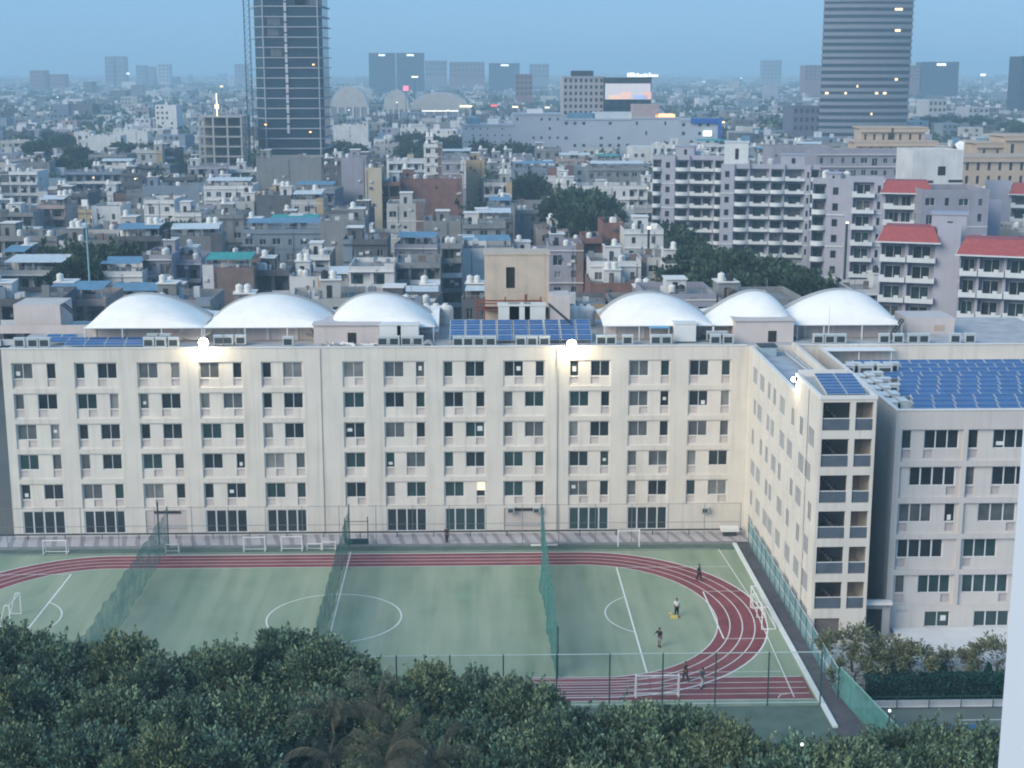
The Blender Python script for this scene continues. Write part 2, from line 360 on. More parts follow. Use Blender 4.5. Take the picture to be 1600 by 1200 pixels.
# body: side, back, parapet, deck
D_ = 19.0; DK = 20.1
mb.box(X0, X1, 0.55, D_, 0, DK - 0.02, 0, 'tbr')
mb.quad([(X0, 0, 0), (X0, 0.55, 0), (X0, 0.55, 20.4), (X0, 0, 20.4)][::-1], 0)
mb.quad([(X0, 0.0, 20.4), (X1, 0.0, 20.4), (X1, 0.3, 20.4), (X0, 0.3, 20.4)], 0)
mb.quad([(X0, 0.3, 20.4), (X1, 0.3, 20.4), (X1, 0.3, DK), (X0, 0.3, DK)], 0)
XR = 64.0
mb.quad([(X1, 0, 0), (XR, 0, 0), (XR, 0, 20.4), (X1, 0, 20.4)], 0); mb.quad([(X1, 0, 20.4), (XR, 0, 20.4), (XR, 0.3, 20.4), (X1, 0.3, 20.4)], 0)
mb.quad([(X1, 0.3, 20.4), (XR, 0.3, 20.4), (XR, 0.3, DK), (X1, 0.3, DK)], 0)
mb.quad([(XR, 0, 0), (XR, D_, 0), (XR, D_, DK), (XR, 0, DK)], 0); mb.quad([(X1, D_, 0), (XR, D_, 0), (XR, D_, DK), (X1, D_, DK)][::-1], 0)
mb.build('wall', [CREAM, CREAM2, PINK], main)
r_ = MB(); r_.quad([(X0, 0.3, DK), (XR, 0.3, DK), (XR, D_, DK), (X0, D_, DK)]); r_.build('roof', DECK, main)
r_ = MB(); r_.box(X0 - 0.06, X1 - 0.3, -0.08, 0.34, 20.405, 20.5); r_.box(X1 + 4.6, XR, -0.08, 0.34, 20.405, 20.5); r_.build('coping', COPING, main)
r_ = MB(); xj = F(870, 700, YF).x; r_.tube((xj, -0.06, 0.1), (xj, -0.06, 20.3), 0.07, m=0); xj = F(504, 700, YF).x; r_.tube((xj, -0.06, 0.1), (xj, -0.06, 20.3), 0.04)
r_.build('downpipe', M('pipe_cream', (0.50, 0.47, 0.44), 0.7, 0.05), main)
# roof rooms under / behind the canopies
for pxa, pxb, pyt, Y in ((490, 592, 506, 155.5), (1148, 1240, 502, 155.5)):
    a = F(pxa, 520, Y).x; b_ = F(pxb, 520, Y).x; zt = F(540, pyt, Y).z
    r_ = MB(); r_.box(a, b_, Y - YF, Y - YF + 5, DK + 0.001, zt - 0.15); r_.box(a - 0.15, b_ + 0.15, Y - YF - 0.2, Y - YF + 5.2, zt - 0.149, zt)
    o = r_.build('roof_room', PINK, main)
    d_ = MB(); d_.box(a + 3.6, a + 4.5, Y - YF - 0.04, Y - YF - 0.001, DK + 0.05, DK + 1.25); d_.build('door', DARK, o)
for pxa, pxb in ((130, 488), (594, 686), (944, 1146), (1242, 1405)):
    a = F(pxa, 525, 158).x; b_ = F(pxb, 525, 158).x
    r_ = MB(); r_.box(a, b_, 6.4, 6.6, DK + 0.001, 21.5)
    x = a + 1
    while x < b_ - 0.5: r_.box(x, x + 0.35, 6.3, 6.398, DK + 0.001, 21.5, 1); x += 3.1
    r_.build('screen_wall', [PINK, CREAM], main)
# stair tower and tank house at the back of the roof
a = F(757, 400, 168).x; b_ = F(856, 400, 168).x; zt = F(800, 393, 168).z
r_ = MB(); h = zt - DK
r_.wall((a, 13.0, DK), (1, 0, 0), (0, 1, 0), b_ - a, h, [(2.4, 3.4, h - 3.8, h - 1.4), (5.0, 5.5, 1.2, 1.7)], 0.3, 0)
r_.box(a, b_, 13.3, 17.5, DK, zt - 0.01, 0, 'fb'); r_.box(a - 0.12, b_ + 0.12, 12.9, 17.6, zt, zt + 0.16, 0); r_.box(a - 0.3, b_ + 1.4, 12.2, 12.99, DK + 2.2, DK + 2.4, 1)
o = r_.build('stair_tower', [M('tan_render', (0.52, 0.44, 0.36), 0.9, 0.1, 0.6, streak=0.2), DARK], main)
d_ = MB(); d_.box(a + 2.4, a + 3.4, 13.25, 13.29, zt - 3.8, zt - 1.4); d_.build('door', DARK, o)
a2 = F(857, 480, 165).x; b2 = F(888, 480, 165).x
r_ = MB(); r_.box(a2, b2, 10, 14, DK + 0.001, F(870, 462, 162).z); r_.build('tank_house', PINK, main)
a2 = F(30, 490, 166).x; b2 = F(102, 490, 166).x
r_ = MB(); r_.box(a2, b2, 12, 17, DK + 0.001, F(60, 476, 164).z); r_.box(a2 - 6, b2 + 4, 11, 11.3, DK + 0.001, 21.0); r_.build('tank_house', PINK, main)
a2 = F(1418, 500, 160).x; b2 = F(1492, 500, 160).x
r_ = MB(); r_.box(a2, b2, 8, 13, DK + 0.001, F(1450, 497, 160).z); r_.box(a2 + 3, a2 + 4.1, 7.94, 7.999, DK + 0.4, DK + 1.0, 1); r_.build('tank_house', [PINK, M('tan_plate', (0.45, 0.36, 0.28), 0.8, 0.1)], main)
# ------------------------------------------------------------------ wing with the stair tower
wing = thing('side_wing', 'cream side wing with open stair balconies at its end, right of the running track', 'building', (29.0, 120, 0))
mb = MB(); T0, T1 = 120.0, 129.6; TZ = 22.1; WZ = 20.3; WX = 4.75
wy = [(148.73, 0), (145.0, 1), (141.44, 0), (138.74, 1), (135.15, 1), (130.49, 0), (126.89, 1), (122.99, 1)]
holes = []; wins = []
for k in range(5):
    zh = HEAD[k] - 0.1; off = (0, 0.9, -0.5, 0.6, 0.2)[k]
    for i, (y, wd) in enumerate(wy):
        wd2 = wd if (i + k) % 3 else 1 - wd
        ww = 2.3 if wd2 else 1.3; yy = y + off * (1 if i % 2 else -0.4)
        a = 152 - yy - ww / 2
        if 0.4 < a and a + ww < 31.6:
            holes.append((a, a + ww, zh - 1.75, zh)); wins.append((yy, zh - 0.875, ww, 1.75))
            holes.append((a, a + min(ww, 0.9), zh - 2.55, zh - 1.85)); wins.append((152 - a - min(ww, 0.9) / 2, zh - 2.2, min(ww, 0.9), -0.7))
for i, (y, wd) in enumerate(wy):
    a = 152 - y - 1.3; 
    if a > 0.3 and a + 2.6 < 31.6: holes.append((a, a + 2.6, 0.4, 2.7)); wins.append((y, 1.55, 2.6, 2.3))
low = [h for h in holes]
# wall along -x face, origin at y=152 running towards -y
mb.wall((0, 32, 0), (0, -1, 0), (1, 0, 0), 32, WZ, holes, 0.08, 0)
for yy, zz, ww, hh in wins:
    if hh < 0:
        mb.quad([(0.07, yy - 120 - ww / 2, zz - 0.35), (0.07, yy - 120 - ww / 2, zz + 0.35), (0.07, yy - 120 + ww / 2, zz + 0.35), (0.07, yy - 120 + ww / 2, zz - 0.35)], 0)
    else: window(wing, 0.065, yy - 120, zz, ww, hh, 4 if ww > 2.2 else (2 if ww > 1.2 else 1), 'ground_window' if ww > 2.2 else ('window' if ww > 1.2 else 'narrow_window'), side=-pi / 2, kind=R.choice('dddt'))
mb.box(0, WX, 0.0, T1 - T0, WZ, TZ - 0.35, 0, 'btf')                      # raised tower part
mb.quad([(0, 9.6, WZ), (0, 32, WZ), (0.3, 32, WZ), (0.3, 9.6, WZ)], 0); mb.quad([(0.3, 9.6, WZ), (0.3, 32, WZ), (0.3, 32, 19.7), (0.3, 9.6, 19.7)], 0)
mb.box(WX - 0.35, WX, 9.6, 32, 0, WZ + 0.45, 0, 'b')
for k in range(4): mb.box(-0.02, -0.001, 0.4, 31.5, HEAD[k + 1] + 0.35, HEAD[k + 1] + 0.41, 0)
# front of the tower: five open landings, two bays
sx = (0.22, 2.55, 3.0, 4.5); fl = [(19.0, 21.6)]
hf = []
for k in range(6):
    zt = 21.55 - 3.17 * k; z0 = zt - 2.45
    if k < 6: hf.append((sx[0], sx[1], z0, zt)); hf.append((sx[2], sx[3], z0, zt))
hf = [h for h in hf if h[2] > 2.9]; gd = (0.3, 2.5, 0.02, 2.4); hf.append(gd)
mb.wall((0, 0, 0), (1, 0, 0), (0, 1, 0), WX, TZ - 0.35, hf, 0.3, 0)
mb.quad([(WX, 0, 0), (WX, 9.6, 0), (WX, 9.6, WZ), (WX, 0, WZ)], 0)
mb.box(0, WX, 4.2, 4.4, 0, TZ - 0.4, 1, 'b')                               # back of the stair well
for k in range(7): z = 21.55 - 3.17 * k - 2.45; mb.box(0.02, WX - 0.02, 0.31, 4.19, z - 0.2, z + 0.02, 0)
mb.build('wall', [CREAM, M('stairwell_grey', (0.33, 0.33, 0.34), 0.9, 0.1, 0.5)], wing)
r_ = MB(); r_.quad([(0.3, 9.6, 19.7), (WX - 0.35, 9.6, 19.7), (WX - 0.35, 32, 19.7), (0.3, 32, 19.7)]); r_.build('lower_roof', M('bluish_deck', (0.36, 0.40, 0.45), 0.8, 0.2, 0.5), wing)
r_ = MB(); r_.box(0.0, WX, 0, 9.6, TZ - 0.349, TZ - 0.3); r_.build('roof', DECK, wing)
r_ = MB()
r_.box(-0.06, WX + 0.06, -0.06, 0.2, TZ - 0.298, TZ + 0.02); r_.box(-0.06, 0.2, 0.2, 9.6, TZ - 0.298, TZ + 0.02); r_.box(WX - 0.2, WX + 0.06, 0.2, 9.6, TZ - 0.298, TZ + 0.02); r_.box(0.2, WX - 0.2, 9.4, 9.6, TZ - 0.298, TZ + 0.3)
r_.box(-0.06, 0.34, 9.66, 31.9, WZ + 0.003, WZ + 0.09); r_.build('coping', COPING, wing)
for k in range(6):
    z0 = 21.55 - 3.17 * k - 2.45
    if z0 < 2.9: continue
    for a, b_ in ((sx[0], sx[1]), (sx[2], sx[3])):
        r_ = MB(); r_.box(a, b_, 0.10, 0.14, z0 + 1.0, z0 + 1.07); r_.box(a, b_, 0.11, 0.13, z0 + 0.05, z0 + 0.98, 1)
        r_.build('railing', [FRAME, M('rail_panel', (0.10, 0.125, 0.16), 0.4, 0.15, 1)], wing)
    r_ = MB()                                                               # stair flight seen inside
    for st in range(9):
        x = 0.3 + st * 0.24; zz = z0 + 2.35 - st * 0.26 - 0.3; r_.box(x, x + 0.24, 1.6, 2.6, zz, zz + 0.3)
    r_.build('stair_flight', M('stair_concrete', (0.20, 0.18, 0.18), 0.9, 0.1), wing)
r_ = MB(); r_.box(0.3, 2.5, 0.22, 0.28, 0.02, 2.4)
for k in range(14): r_.box(0.3, 2.5, 0.20, 0.219, 0.1 + k * 0.165, 0.2 + k * 0.165, 1)
r_.build('roller_shutter', [M('shutter_brown', (0.13, 0.12, 0.12), 0.6, 0.1), M('shutter_slat', (0.19, 0.17, 0.17), 0.6, 0.1)], wing)
# ------------------------------------------------------------------ annex on the right
AX0 = 36.35; AY = 123.0; AX1 = 64.0
annex = thing('annex_block', 'pinkish cream annex block carrying a roof full of solar panels, right side', 'building', (AX0, AY, 0))
rows = [18.3, 14.98, 11.67, 8.4, 5.1, 1.78]
aw = [[(37.04, 37.82, 1), (38.93, 42.0, 3), (42.83, 43.67, 1), (44.96, 48.0, 3), (49.5, 50.3, 1), (51.5, 54.5, 3)],
      [(37.78, 41.93, 4), (42.77, 43.56, 1), (45.07, 48.3, 3), (49.5, 53, 4)],
      [(37.07, 40.0, 3), (41.13, 42.03, 1), (44.06, 47.45, 4), (49.2, 52.2, 3)],
      [(37.08, 41.22, 4), (42.97, 45.98, 3), (48, 51, 3)],
      [(37.15, 37.95, 1), (39.14, 42.05, 3), (43.02, 47.24, 4), (48.5, 52, 3)],
      [(39.85, 42.14, 2), (44.26, 47.48, 3), (49, 52, 3)]]
mb = MB(); outer = []
for zt in rows[:5]: outer += [(0.55, 5.95, zt - 2.72, zt + 0.1), (6.35, 12.3, zt - 2.72, zt + 0.1), (12.8, 18.2, zt - 2.72, zt + 0.1)]
zt = rows[5]; outer += [(a - AX0, b_ - AX0, zt - 1.45, zt) for a, b_, n_ in aw[5]]
mb.wall((0, 0, 0), (1, 0, 0), (0, 1, 0), AX1 - AX0, 20.1, outer, 0.25, 0, 1)
for k, zt in enumerate(rows[:5]):
    for xa, xb in ((0.55, 5.95), (6.35, 12.3), (12.8, 18.2)):
        ops = [(max(a - AX0, xa) - xa, min(b_ - AX0, xb) - xa, 1.05, 2.72) for a, b_, n_ in aw[k] if b_ - AX0 > xa + 0.3 and a - AX0 < xb - 0.3]
        pk = [(q[0] if R.random() < .5 else q[1] - 0.8, 0, 0.2, 0.95) for q in ops if R.random() < 0.8]; pk = [(q[0], q[0] + 0.8, q[2], q[3]) for q in pk]
        mb.wall((xa, 0.25, zt - 2.72), (1, 0, 0), (0, 1, 0), xb - xa, 2.82, ops + pk, 0.2, 1, 1)
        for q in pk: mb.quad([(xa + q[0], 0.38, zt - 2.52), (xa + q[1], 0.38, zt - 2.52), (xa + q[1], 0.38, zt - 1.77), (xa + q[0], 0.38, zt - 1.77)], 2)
        for q in ops: window(annex, xa + (q[0] + q[1]) / 2, 0.40, zt - 0.835, q[1] - q[0], 1.67, max(1, round((q[1] - q[0]) / 1.02)), 'window' if q[1] - q[0] > 1.2 else 'narrow_window', kind=R.choice('ddct'))
for a, b_, n_ in aw[5]: window(annex, (a + b_) / 2 - AX0, 0.2, rows[5] - 0.725, b_ - a, 1.45, n_, 'window')
mb.box(1.0, 2.0, -0.02, -0.001, 1.75, 2.0, 2)
mb.box(0, AX1 - AX0, 0.5, 29.0, 0, 18.5, 0, 'tbk')
mb.quad([(0, 0, 0), (0, 0.5, 0), (0, 0.5, 20.1), (0, 0, 20.1)][::-1], 0)
mb.box(0, 0.25, 0.5, 28.9, 18.5, 20.1, 0, 'b'); mb.quad([(0, 0, 20.1), (AX1 - AX0, 0, 20.1), (AX1 - AX0, 0.3, 20.1), (0, 0.3, 20.1)], 0); mb.quad([(0, .3, 20.1), (AX1 - AX0, .3, 20.1), (AX1 - AX0, .3, 18.5), (0, .3, 18.5)], 0)
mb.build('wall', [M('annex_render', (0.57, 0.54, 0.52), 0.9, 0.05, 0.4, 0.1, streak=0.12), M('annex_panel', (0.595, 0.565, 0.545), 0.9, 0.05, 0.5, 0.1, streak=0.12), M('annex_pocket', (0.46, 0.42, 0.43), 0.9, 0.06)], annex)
r_ = MB(); r_.quad([(0.25, 0.3, 18.5), (AX1 - AX0, 0.3, 18.5), (AX1 - AX0, 28.9, 18.5), (0.25, 28.9, 18.5)]); r_.build('roof', M('pale_deck', (0.58, 0.55, 0.53), 0.9, 0.15, 0.8), annex)
r_ = MB(); r_.box(-0.06, AX1 - AX0, -0.07, 0.34, 20.103, 20.19); r_.box(-0.06, 0.3, 0.34, 28.9, 20.103, 20.19); r_.build('coping', COPING, annex)
r_ = MB(); r_.box(0.6, AX1 - AX0, -4.6, -0.01, -0.04, 0.28); r_.build('plinth', M('white_plinth', (0.72, 0.72, 0.73), 0.8, 0.06), annex)
r_ = MB(); r_.box(33.78, 36.32, 121.6, 121.9, 0, 3.4); r_.box(33.78, 36.32, 120.9, 121.59, 3.2, 3.45, 1); r_.box(34.3, 35.6, 121.55, 121.598, 0, 2.6, 2)
tag(r_.build('gateway', [CONC, COPING, DARK]), 'grey doorway at the foot of the dark gap between wing and annex', 'doorway')

# ------------------------------------------------------------------ white canopies on the roof
FABRIC = M('tent_fabric', (0.88, 0.855, 0.815), 0.8, 0.05, 0.5, streak=0.06)
RIM = M('tent_rim', (0.42, 0.42, 0.42), 0.8, 0.05)
def canopy(pxa, pxb, pxc, pyt, label):
    Yf, Yb, Ym = 156.6, 168.0, 163.0
    a = F(pxa, 512, Yf).x; b_ = F(pxb, 512, Yf).x; ze = F(600, 511, Yf).z
    c = F(pxc, pyt, Ym).x; zt = F(pxc, pyt, Ym).z
    root = thing('canopy', label, 'canopy', ((a + b_) / 2, Ym, DK), 0, 'white canopies on the hostel roof')
    mb = MB(); N, K = 28, 20; cx = (a + b_) / 2; hw = (b_ - a) / 2; sh = (c - cx) / hw
    def pt(i, j):
        u = -1 + 2 * i / N; v = j / K
        prof = max(0.0, 1 - abs(u - sh * (1 - u * u)) ** 2.1) ** .92
        sv = sin(pi * min(1, v * 1.02) ** 0.92) ** 0.62 if 0 < v < 1 else 0
        return (cx + u * hw * (1 - 0.03 * sin(pi * v)) - root.location.x, Yf + (Yb - Yf) * v - Ym, ze + (zt - ze) * prof * sv - DK)
    for i in range(N):
        for j in range(K): mb.quad([pt(i, j), pt(i + 1, j), pt(i + 1, j + 1), pt(i, j + 1)])
    mb.build('fabric', FABRIC, root, True)
    r_ = MB()
    for i in range(N):
        p = Vector(pt(i, K * 0.62)); q = Vector(pt(i + 1, K * 0.62)); d = Vector((0, 0, 0.06)); w = Vector((0, 0.55, 0))
        r_.quad([p - w + d, q - w + d, q + w + d, p + w + d]); r_.quad([p - w + d, p - w + d * 3.5, q - w + d * 3.5, q - w + d]); r_.quad([p - w + d * 3.5, p + w + d * 3.5, q + w + d * 3.5, q - w + d * 3.5])
    r_.build('rim', RIM, root)
    for t in (-0.97, -0.35, 0.3, 0.97):
        p_ = MB(); x = cx + hw * t - root.location.x; p_.tube((x, Yf - Ym + 0.08, 0), (x, Yf - Ym + 0.08, ze - DK), 0.07, m=0); p_.build('post', FRAME, root)
    e_ = MB(); e_.tube((a - root.location.x, Yf - Ym, ze - DK), (b_ - root.location.x, Yf - Ym, ze - DK), 0.06); e_.build('edge_beam', FRAME, root)
canopy(129, 318, 224, 459, 'white arched canopy, the one farthest left on the hostel roof')
canopy(316, 520, 424, 459, 'widest white arched canopy, second from the left behind the left floodlight')
canopy(508, 680, 588, 458, 'white arched canopy just left of the gap with the tilted solar panels')
canopy(942, 1118, 1012, 457, 'white arched canopy just right of the tilted solar panels')
canopy(1112, 1248, 1182, 454, 'smallest white arched canopy, between two larger ones on the right')
canopy(1228, 1412, 1318, 452, 'white arched canopy farthest right on the hostel roof')
for (pa, pb, pz, lab) in ((292, 345, 486, 'low white fabric link between the first two canopies on the left'), (488, 540, 490, 'low white fabric link between the second and third canopies'), (640, 687, 484, 'flat white fabric corner at the right end of the third canopy'), (1078, 1140, 484, 'low white fabric link left of the smallest canopy'), (1222, 1262, 490, 'low white fabric link right of the smallest canopy')):
    a = F(pa, 500, 164).x; b_ = F(pb, 500, 164).x; z1 = F(pa, pz, 164).z; z0 = z1 - 0.7
    mb = MB(); N = 10
    for i in range(N):
        f = lambda k: z1 - 0.75 * sin(pi * k / N) * (1 if pa != 640 else 0.15)
        x0 = a + (b_ - a) * i / N; x1 = a + (b_ - a) * (i + 1) / N
        mb.quad([(x0, 157.5, f(i) - 1.35), (x1, 157.5, f(i + 1) - 1.35), (x1, 164, f(i + 1)), (x0, 164, f(i))]); mb.quad([(x0, 164, f(i)), (x1, 164, f(i + 1)), (x1, 168, f(i + 1) - .3), (x0, 168, f(i) - .3)])
    for x in (a + .1, b_ - .1): mb.tube((x, 163.9, DK), (x, 163.9, z1), 0.06)
    tag(mb.build('fabric_link', FABRIC, None, True), lab, 'canopy')

# ------------------------------------------------------------------ solar arrays
def solar(label, x0, y0, z0, ncol, w, dep, tilt, rails=True, rz=0, nrow=1, gap=0.06, group=None):
    """one tilted table of panels: each panel is a part"""
    root = thing('solar_table', label, 'solar panels', (x0, y0, z0), rz, group)
    ca, sa = cos(tilt), sin(tilt)
    key = ('pan', round(w, 2), round(dep / nrow, 2), round(tilt, 2))
    if key not in UNITS:
        mb = MB(); d = dep / nrow - gap; ww = w - gap
        q = lambda x, v, h: (x, v * ca - h * sa, v * sa + h * ca)
        mb.quad([q(0, 0, .04), q(ww, 0, .04), q(ww, d, .04), q(0, d, .04)], 0); mb.quad([q(0, 0, 0), q(ww, 0, 0), q(ww, d, 0), q(0, d, 0)][::-1], 1)
        mb.quad([q(0, 0, 0), q(ww, 0, 0), q(ww, 0, .04), q(0, 0, .04)], 1); mb.quad([q(ww, 0, 0), q(ww, d, 0), q(ww, d, .04), q(ww, 0, .04)], 1); mb.quad([q(0, d, 0), q(0, 0, 0), q(0, 0, .04), q(0, d, .04)], 1); mb.quad([q(ww, d, 0), q(0, d, 0), q(0, d, .04), q(ww, d, .04)], 1)
        e = 0.045
        for a in (0, ww - e): mb.quad([q(a, 0, .046), q(a + e, 0, .046), q(a + e, d, .046), q(a, d, .046)], 1)
        for v in (0, d / 2, d - e): mb.quad([q(e, v, .046), q(ww - e, v, .046), q(ww - e, v + e, .046), q(e, v + e, .046)], 1)
        UNITS[key] = mb.mesh('panel', [PANELM, STEEL])
    for i in range(ncol):
        for j in range(nrow):
            v = j * dep / nrow; obj('panel', UNITS[key], root, (i * w, v * ca, v * sa))
    f = MB()
    for i in range(0, ncol + 1, 2 if ncol > 4 else 1):
        x = min(i * w, ncol * w - .1); f.tube((x, dep * ca * .85, -(z0 - 0) * 0 - 0.6), (x, dep * ca * .85, dep * sa * .85), 0.03, n=4); f.tube((x, dep * ca * .12, -0.6), (x, dep * ca * .12, dep * sa * .12), 0.03, n=4)
        f.tube((x, 0, -.05), (x, dep * ca, dep * sa - .05), 0.035, n=4)
    f.build('stand', FRAME, root)
    return root
xs0 = F(703, 535, 155).x; xs1 = F(925, 530, 157).x; cw = (xs1 - xs0) / 9
for i in range(9):
    solar('steep table of blue solar panels between the canopies, %s of nine' % ordinal(i, 9), xs0 + i * cw, 155.2, 20.5, 1, cw - 0.08, 4.3, radians(21), nrow=4, group='steep solar tables between the canopies')
for k, (pa, pb, py) in enumerate(((70, 118, 530), (76, 226, 536), (100, 226, 542))):
    y0 = (157.5, 155.6, 153.7)[k]; a = F(pa, py, y0).x; b_ = F(pb, py, y0).x; n_ = max(2, round((b_ - a) / 1.9))
    solar('low row of blue solar panels by the left roof edge, %s row' % ('back', 'middle', 'front')[k], a, y0, 20.42, n_, (b_ - a) / n_, 1.35, radians(14))
for k in range(6):
    y0 = 121.1 + k * 1.28
    solar('row of blue solar panels on the stair tower roof, %s' % ('nearest the front edge', 'second from the front edge', 'third from the front edge', 'third from the back', 'second from the back', 'the very back row')[k], 29.75 + 0.12 * k, y0, 22.0, 2, 1.75, 1.15, radians(12), group='solar rows on the stair tower')
for k in range(11):
    y0 = 127.4 + k * 2.06; x0 = AX0 + (3.0 if k < 4 else 4.0 if k < 8 else 2.9) + (0.0, .55, 1.1, .3, 0.0, .7, 1.3, .2, .9, .4, 0.0)[k]; n_ = 12
    solar('long row of blue solar panels on the annex roof, %s' % ('frontmost by the parapet', 'second row from the front', 'third row from the front', 'fourth row from the front', 'fifth row from the front', 'middle row', 'fifth row from the back', 'fourth row from the back', 'third row from the back', 'second row from the back', 'rearmost by the cream wall')[k], x0, y0, 18.95, n_, 1.95, 1.55, radians(13), group='solar rows on the annex roof')

# ------------------------------------------------------------------ air conditioners on the roofs
ACW = M('ac_white', (0.50, 0.55, 0.56), 0.5, 0.08, 2); ACB = M('ac_blue', (0.30, 0.40, 0.48), 0.5, 0.1, 2)
def make_ac():
    root = thing('air_conditioner', '', 'air conditioner', (0, 0, 0))
    mb = MB(); mb.box(-0.48, 0.48, 0, 0.42, 0.12, 0.92); mb.build('casing', ACW, root)
    g = MB(); g.box(-0.40, 0.34, -0.02, -0.002, 0.2, 0.76)
    g.build('grille', M('ac_grille', (0.045, 0.06, 0.07), 0.6, 0.1), root)
    c = MB(); c.box(-0.52, 0.52, -0.05, 0.47, 0.92, 0.97); c.build('lid', M('ac_lid', (0.60, 0.64, 0.65), .6, .08), root)
    f = MB(); f.box(-0.42, -0.34, 0.02, 0.4, 0, 0.119); f.box(0.34, 0.42, 0.02, 0.4, 0, 0.119); f.build('feet', DSTEEL, root)
    return root
AC0 = make_ac(); ac_used = []
def ac(x, y, z, label, group, rz=0, s=1.0):
    if not ac_used:
        AC0.location = (x, y, z); AC0.rotation_euler = (0, 0, rz); AC0.scale = (s,) * 3; AC0['label'] = label; AC0['group'] = group; ac_used.append(1)
    else: dup(AC0, (x, y, z), rz, label, group, (s,) * 3)
def ac_row(pxs, where, Y=154.0, z=DK, s=1.15):
    for i, px in enumerate(pxs):
        ac(F(px, 535, Y).x, Y, z, 'white rooftop air conditioner %s, %s' % (where, ('left one' if i == 0 else 'right one') if len(pxs) == 2 else ordinal(i, len(pxs)) if len(pxs) > 1 else 'a single one'), 'air conditioners ' + where, 0, s)
ac_row((30, 51, 69), 'at the far left roof corner')
ac_row((232, 251, 271), 'left of the left floodlight', 153.8); ac_row((238, 258), 'in the second line left of the left floodlight', 156)
ac_row((342, 356, 376), 'right of the left floodlight', 155)
ac_row((450,), 'below the second canopy'); ac_row((598, 616, 635, 653), 'below the third canopy')
ac_row((716, 732, 749, 767), 'before the steep solar tables', 153.6); ac_row((814, 832, 851), 'between solar tables and right floodlight', 153.6)
ac_row((940, 955), 'just right of the right floodlight'); ac_row((981,), 'left of the blue awning'); ac_row((1025, 1042), 'under the blue awning')
ac_row((1118, 1138), 'right of the white roof box'); ac_row((1112, 1128), 'in the second line right of the white roof box', 156)
ac_row((1279, 1297, 1314), 'on the roof corner right of the wing'); ac_row((1382, 1404), 'left of the right tank house'); ac_row((1427, 1444), 'in front of the right tank house'); ac_row((1493, 1516), 'right of the right tank house')
q = 0
for i in range(5):
    for j in range(3):
        x = AX0 + 0.55 + j * 1.05; y = 127.6 + i * 2.8 + j * 0.5
        if j == 2 and i < 2: continue
        ac(x, y, 18.5, 'tall grey air conditioner in the cluster on the annex roof edge, %s line, %s' % (('nearest', 'second', 'third', 'fourth', 'farthest')[i], ('left', 'middle', 'right')[j]), 'air conditioners clustered on the annex roof', -pi / 2 + (pi / 2 if j == 2 else 0), 1.55)
for i in range(6):
    ac(AX0 + 0.9 + i * 0.95, 143.6 + (i % 2) * 1.1, 18.5, 'grey air conditioner in the rear row on the annex roof, %s' % ordinal(i, 6), 'air conditioners in the rear row of the annex', 0, 1.5)
# other roof things
mb = MB(); mb.box(-1.15, 1.15, 0, 1.3, 0.15, 2.05); mb.box(-1.25, 1.25, -0.08, 1.4, 2.051, 2.2); mb.box(-1.0, 1.0, 0.1, 1.2, 0, 0.149, 1)
bxm = mb.mesh('roof_cabinet', [M('cabinet', (0.66, 0.68, 0.68), 0.5, 0.05), DSTEEL])
for px, lab in ((609, 'pale grey roof cabinet below the third canopy, left one'), (637, 'pale grey roof cabinet below the third canopy, right one'), (1072, 'white roof box between the blue awning and the fifth canopy')):
    tag(obj('roof_cabinet', bxm, None, (F(px, 530, 154.6).x, 155.3, DK)), lab, 'cabinet')
for px, lab in ((812, 'white service hut behind the solar tables, left one'), (836, 'white service hut behind the solar tables, right one'), (795, 'blue-white hut behind the steep solar tables')):
    o = obj('roof_cabinet', bxm, None, (F(px, 500, 161.5).x, 161.5, DK)); o.scale = (1, 1, 1.5); tag(o, lab, 'hut')
mb = MB(); x = F(1030, 515, 156).x; mb.box(x - 1.1, x + 1.1, 155.6, 157, 21.65, 21.72)
for a in (-1, 1): mb.tube((x + a, 155.7, DK), (x + a, 155.7, 21.65), 0.04, m=1)
tag(mb.build('awning', [M('blue_sheet', (0.10, 0.36, 0.58), 0.5, 0.1), FRAME]), 'small blue sheet awning on posts over two air conditioners', 'awning')
mb = MB(); x = F(668, 530, 153.9).x
for i in range(14):
    t0, t1 = pi * i / 14, pi * (i + 1) / 14
    for r in (0.62,): mb.quad([(x + r * cos(t0), 153.7, DK + r * sin(t0)), (x + r * cos(t1), 153.7, DK + r * sin(t1)), (x + r * cos(t1), 155, DK + r * sin(t1)), (x + r * cos(t0), 155, DK + r * sin(t0))]); mb.quad([(x + r * .7 * cos(t0), 153.7, DK + r * .7 * sin(t0)), (x + r * cos(t0), 153.7, DK + r * sin(t0)), (x + r * cos(t1), 153.7, DK + r * sin(t1)), (x + r * .7 * cos(t1), 153.7, DK + r * .7 * sin(t1))])
tag(mb.build('arched_vent', CONC), 'round arched grey vent beside the row of four air conditioners', 'vent')
mb = MB()                                                # heap of rubble/pipes near the roof door
RR = random.Random(3)
for i in range(26):
    x = F(RR.uniform(492, 585), 537, 154).x; a = RR.uniform(0, pi); l = RR.uniform(.3, .9)
    mb.tube((x - l * cos(a), 154 + RR.random(), DK + .1 + RR.random() * .15), (x + l * cos(a), 154 + RR.random(), DK + .1 + RR.random() * .3), RR.uniform(.06, .14), n=5, m=RR.randint(0, 1))
tag(mb.build('pipe_heap', [CONC, COPING]), 'heap of grey pipes and rubble lying before the roof room', 'rubble')
TANK = M('tank_white', (0.70, 0.70, 0.68), 0.6, 0.06); TANKB = M('tank_black', (0.03, 0.03, 0.032), 0.5, 0.1)
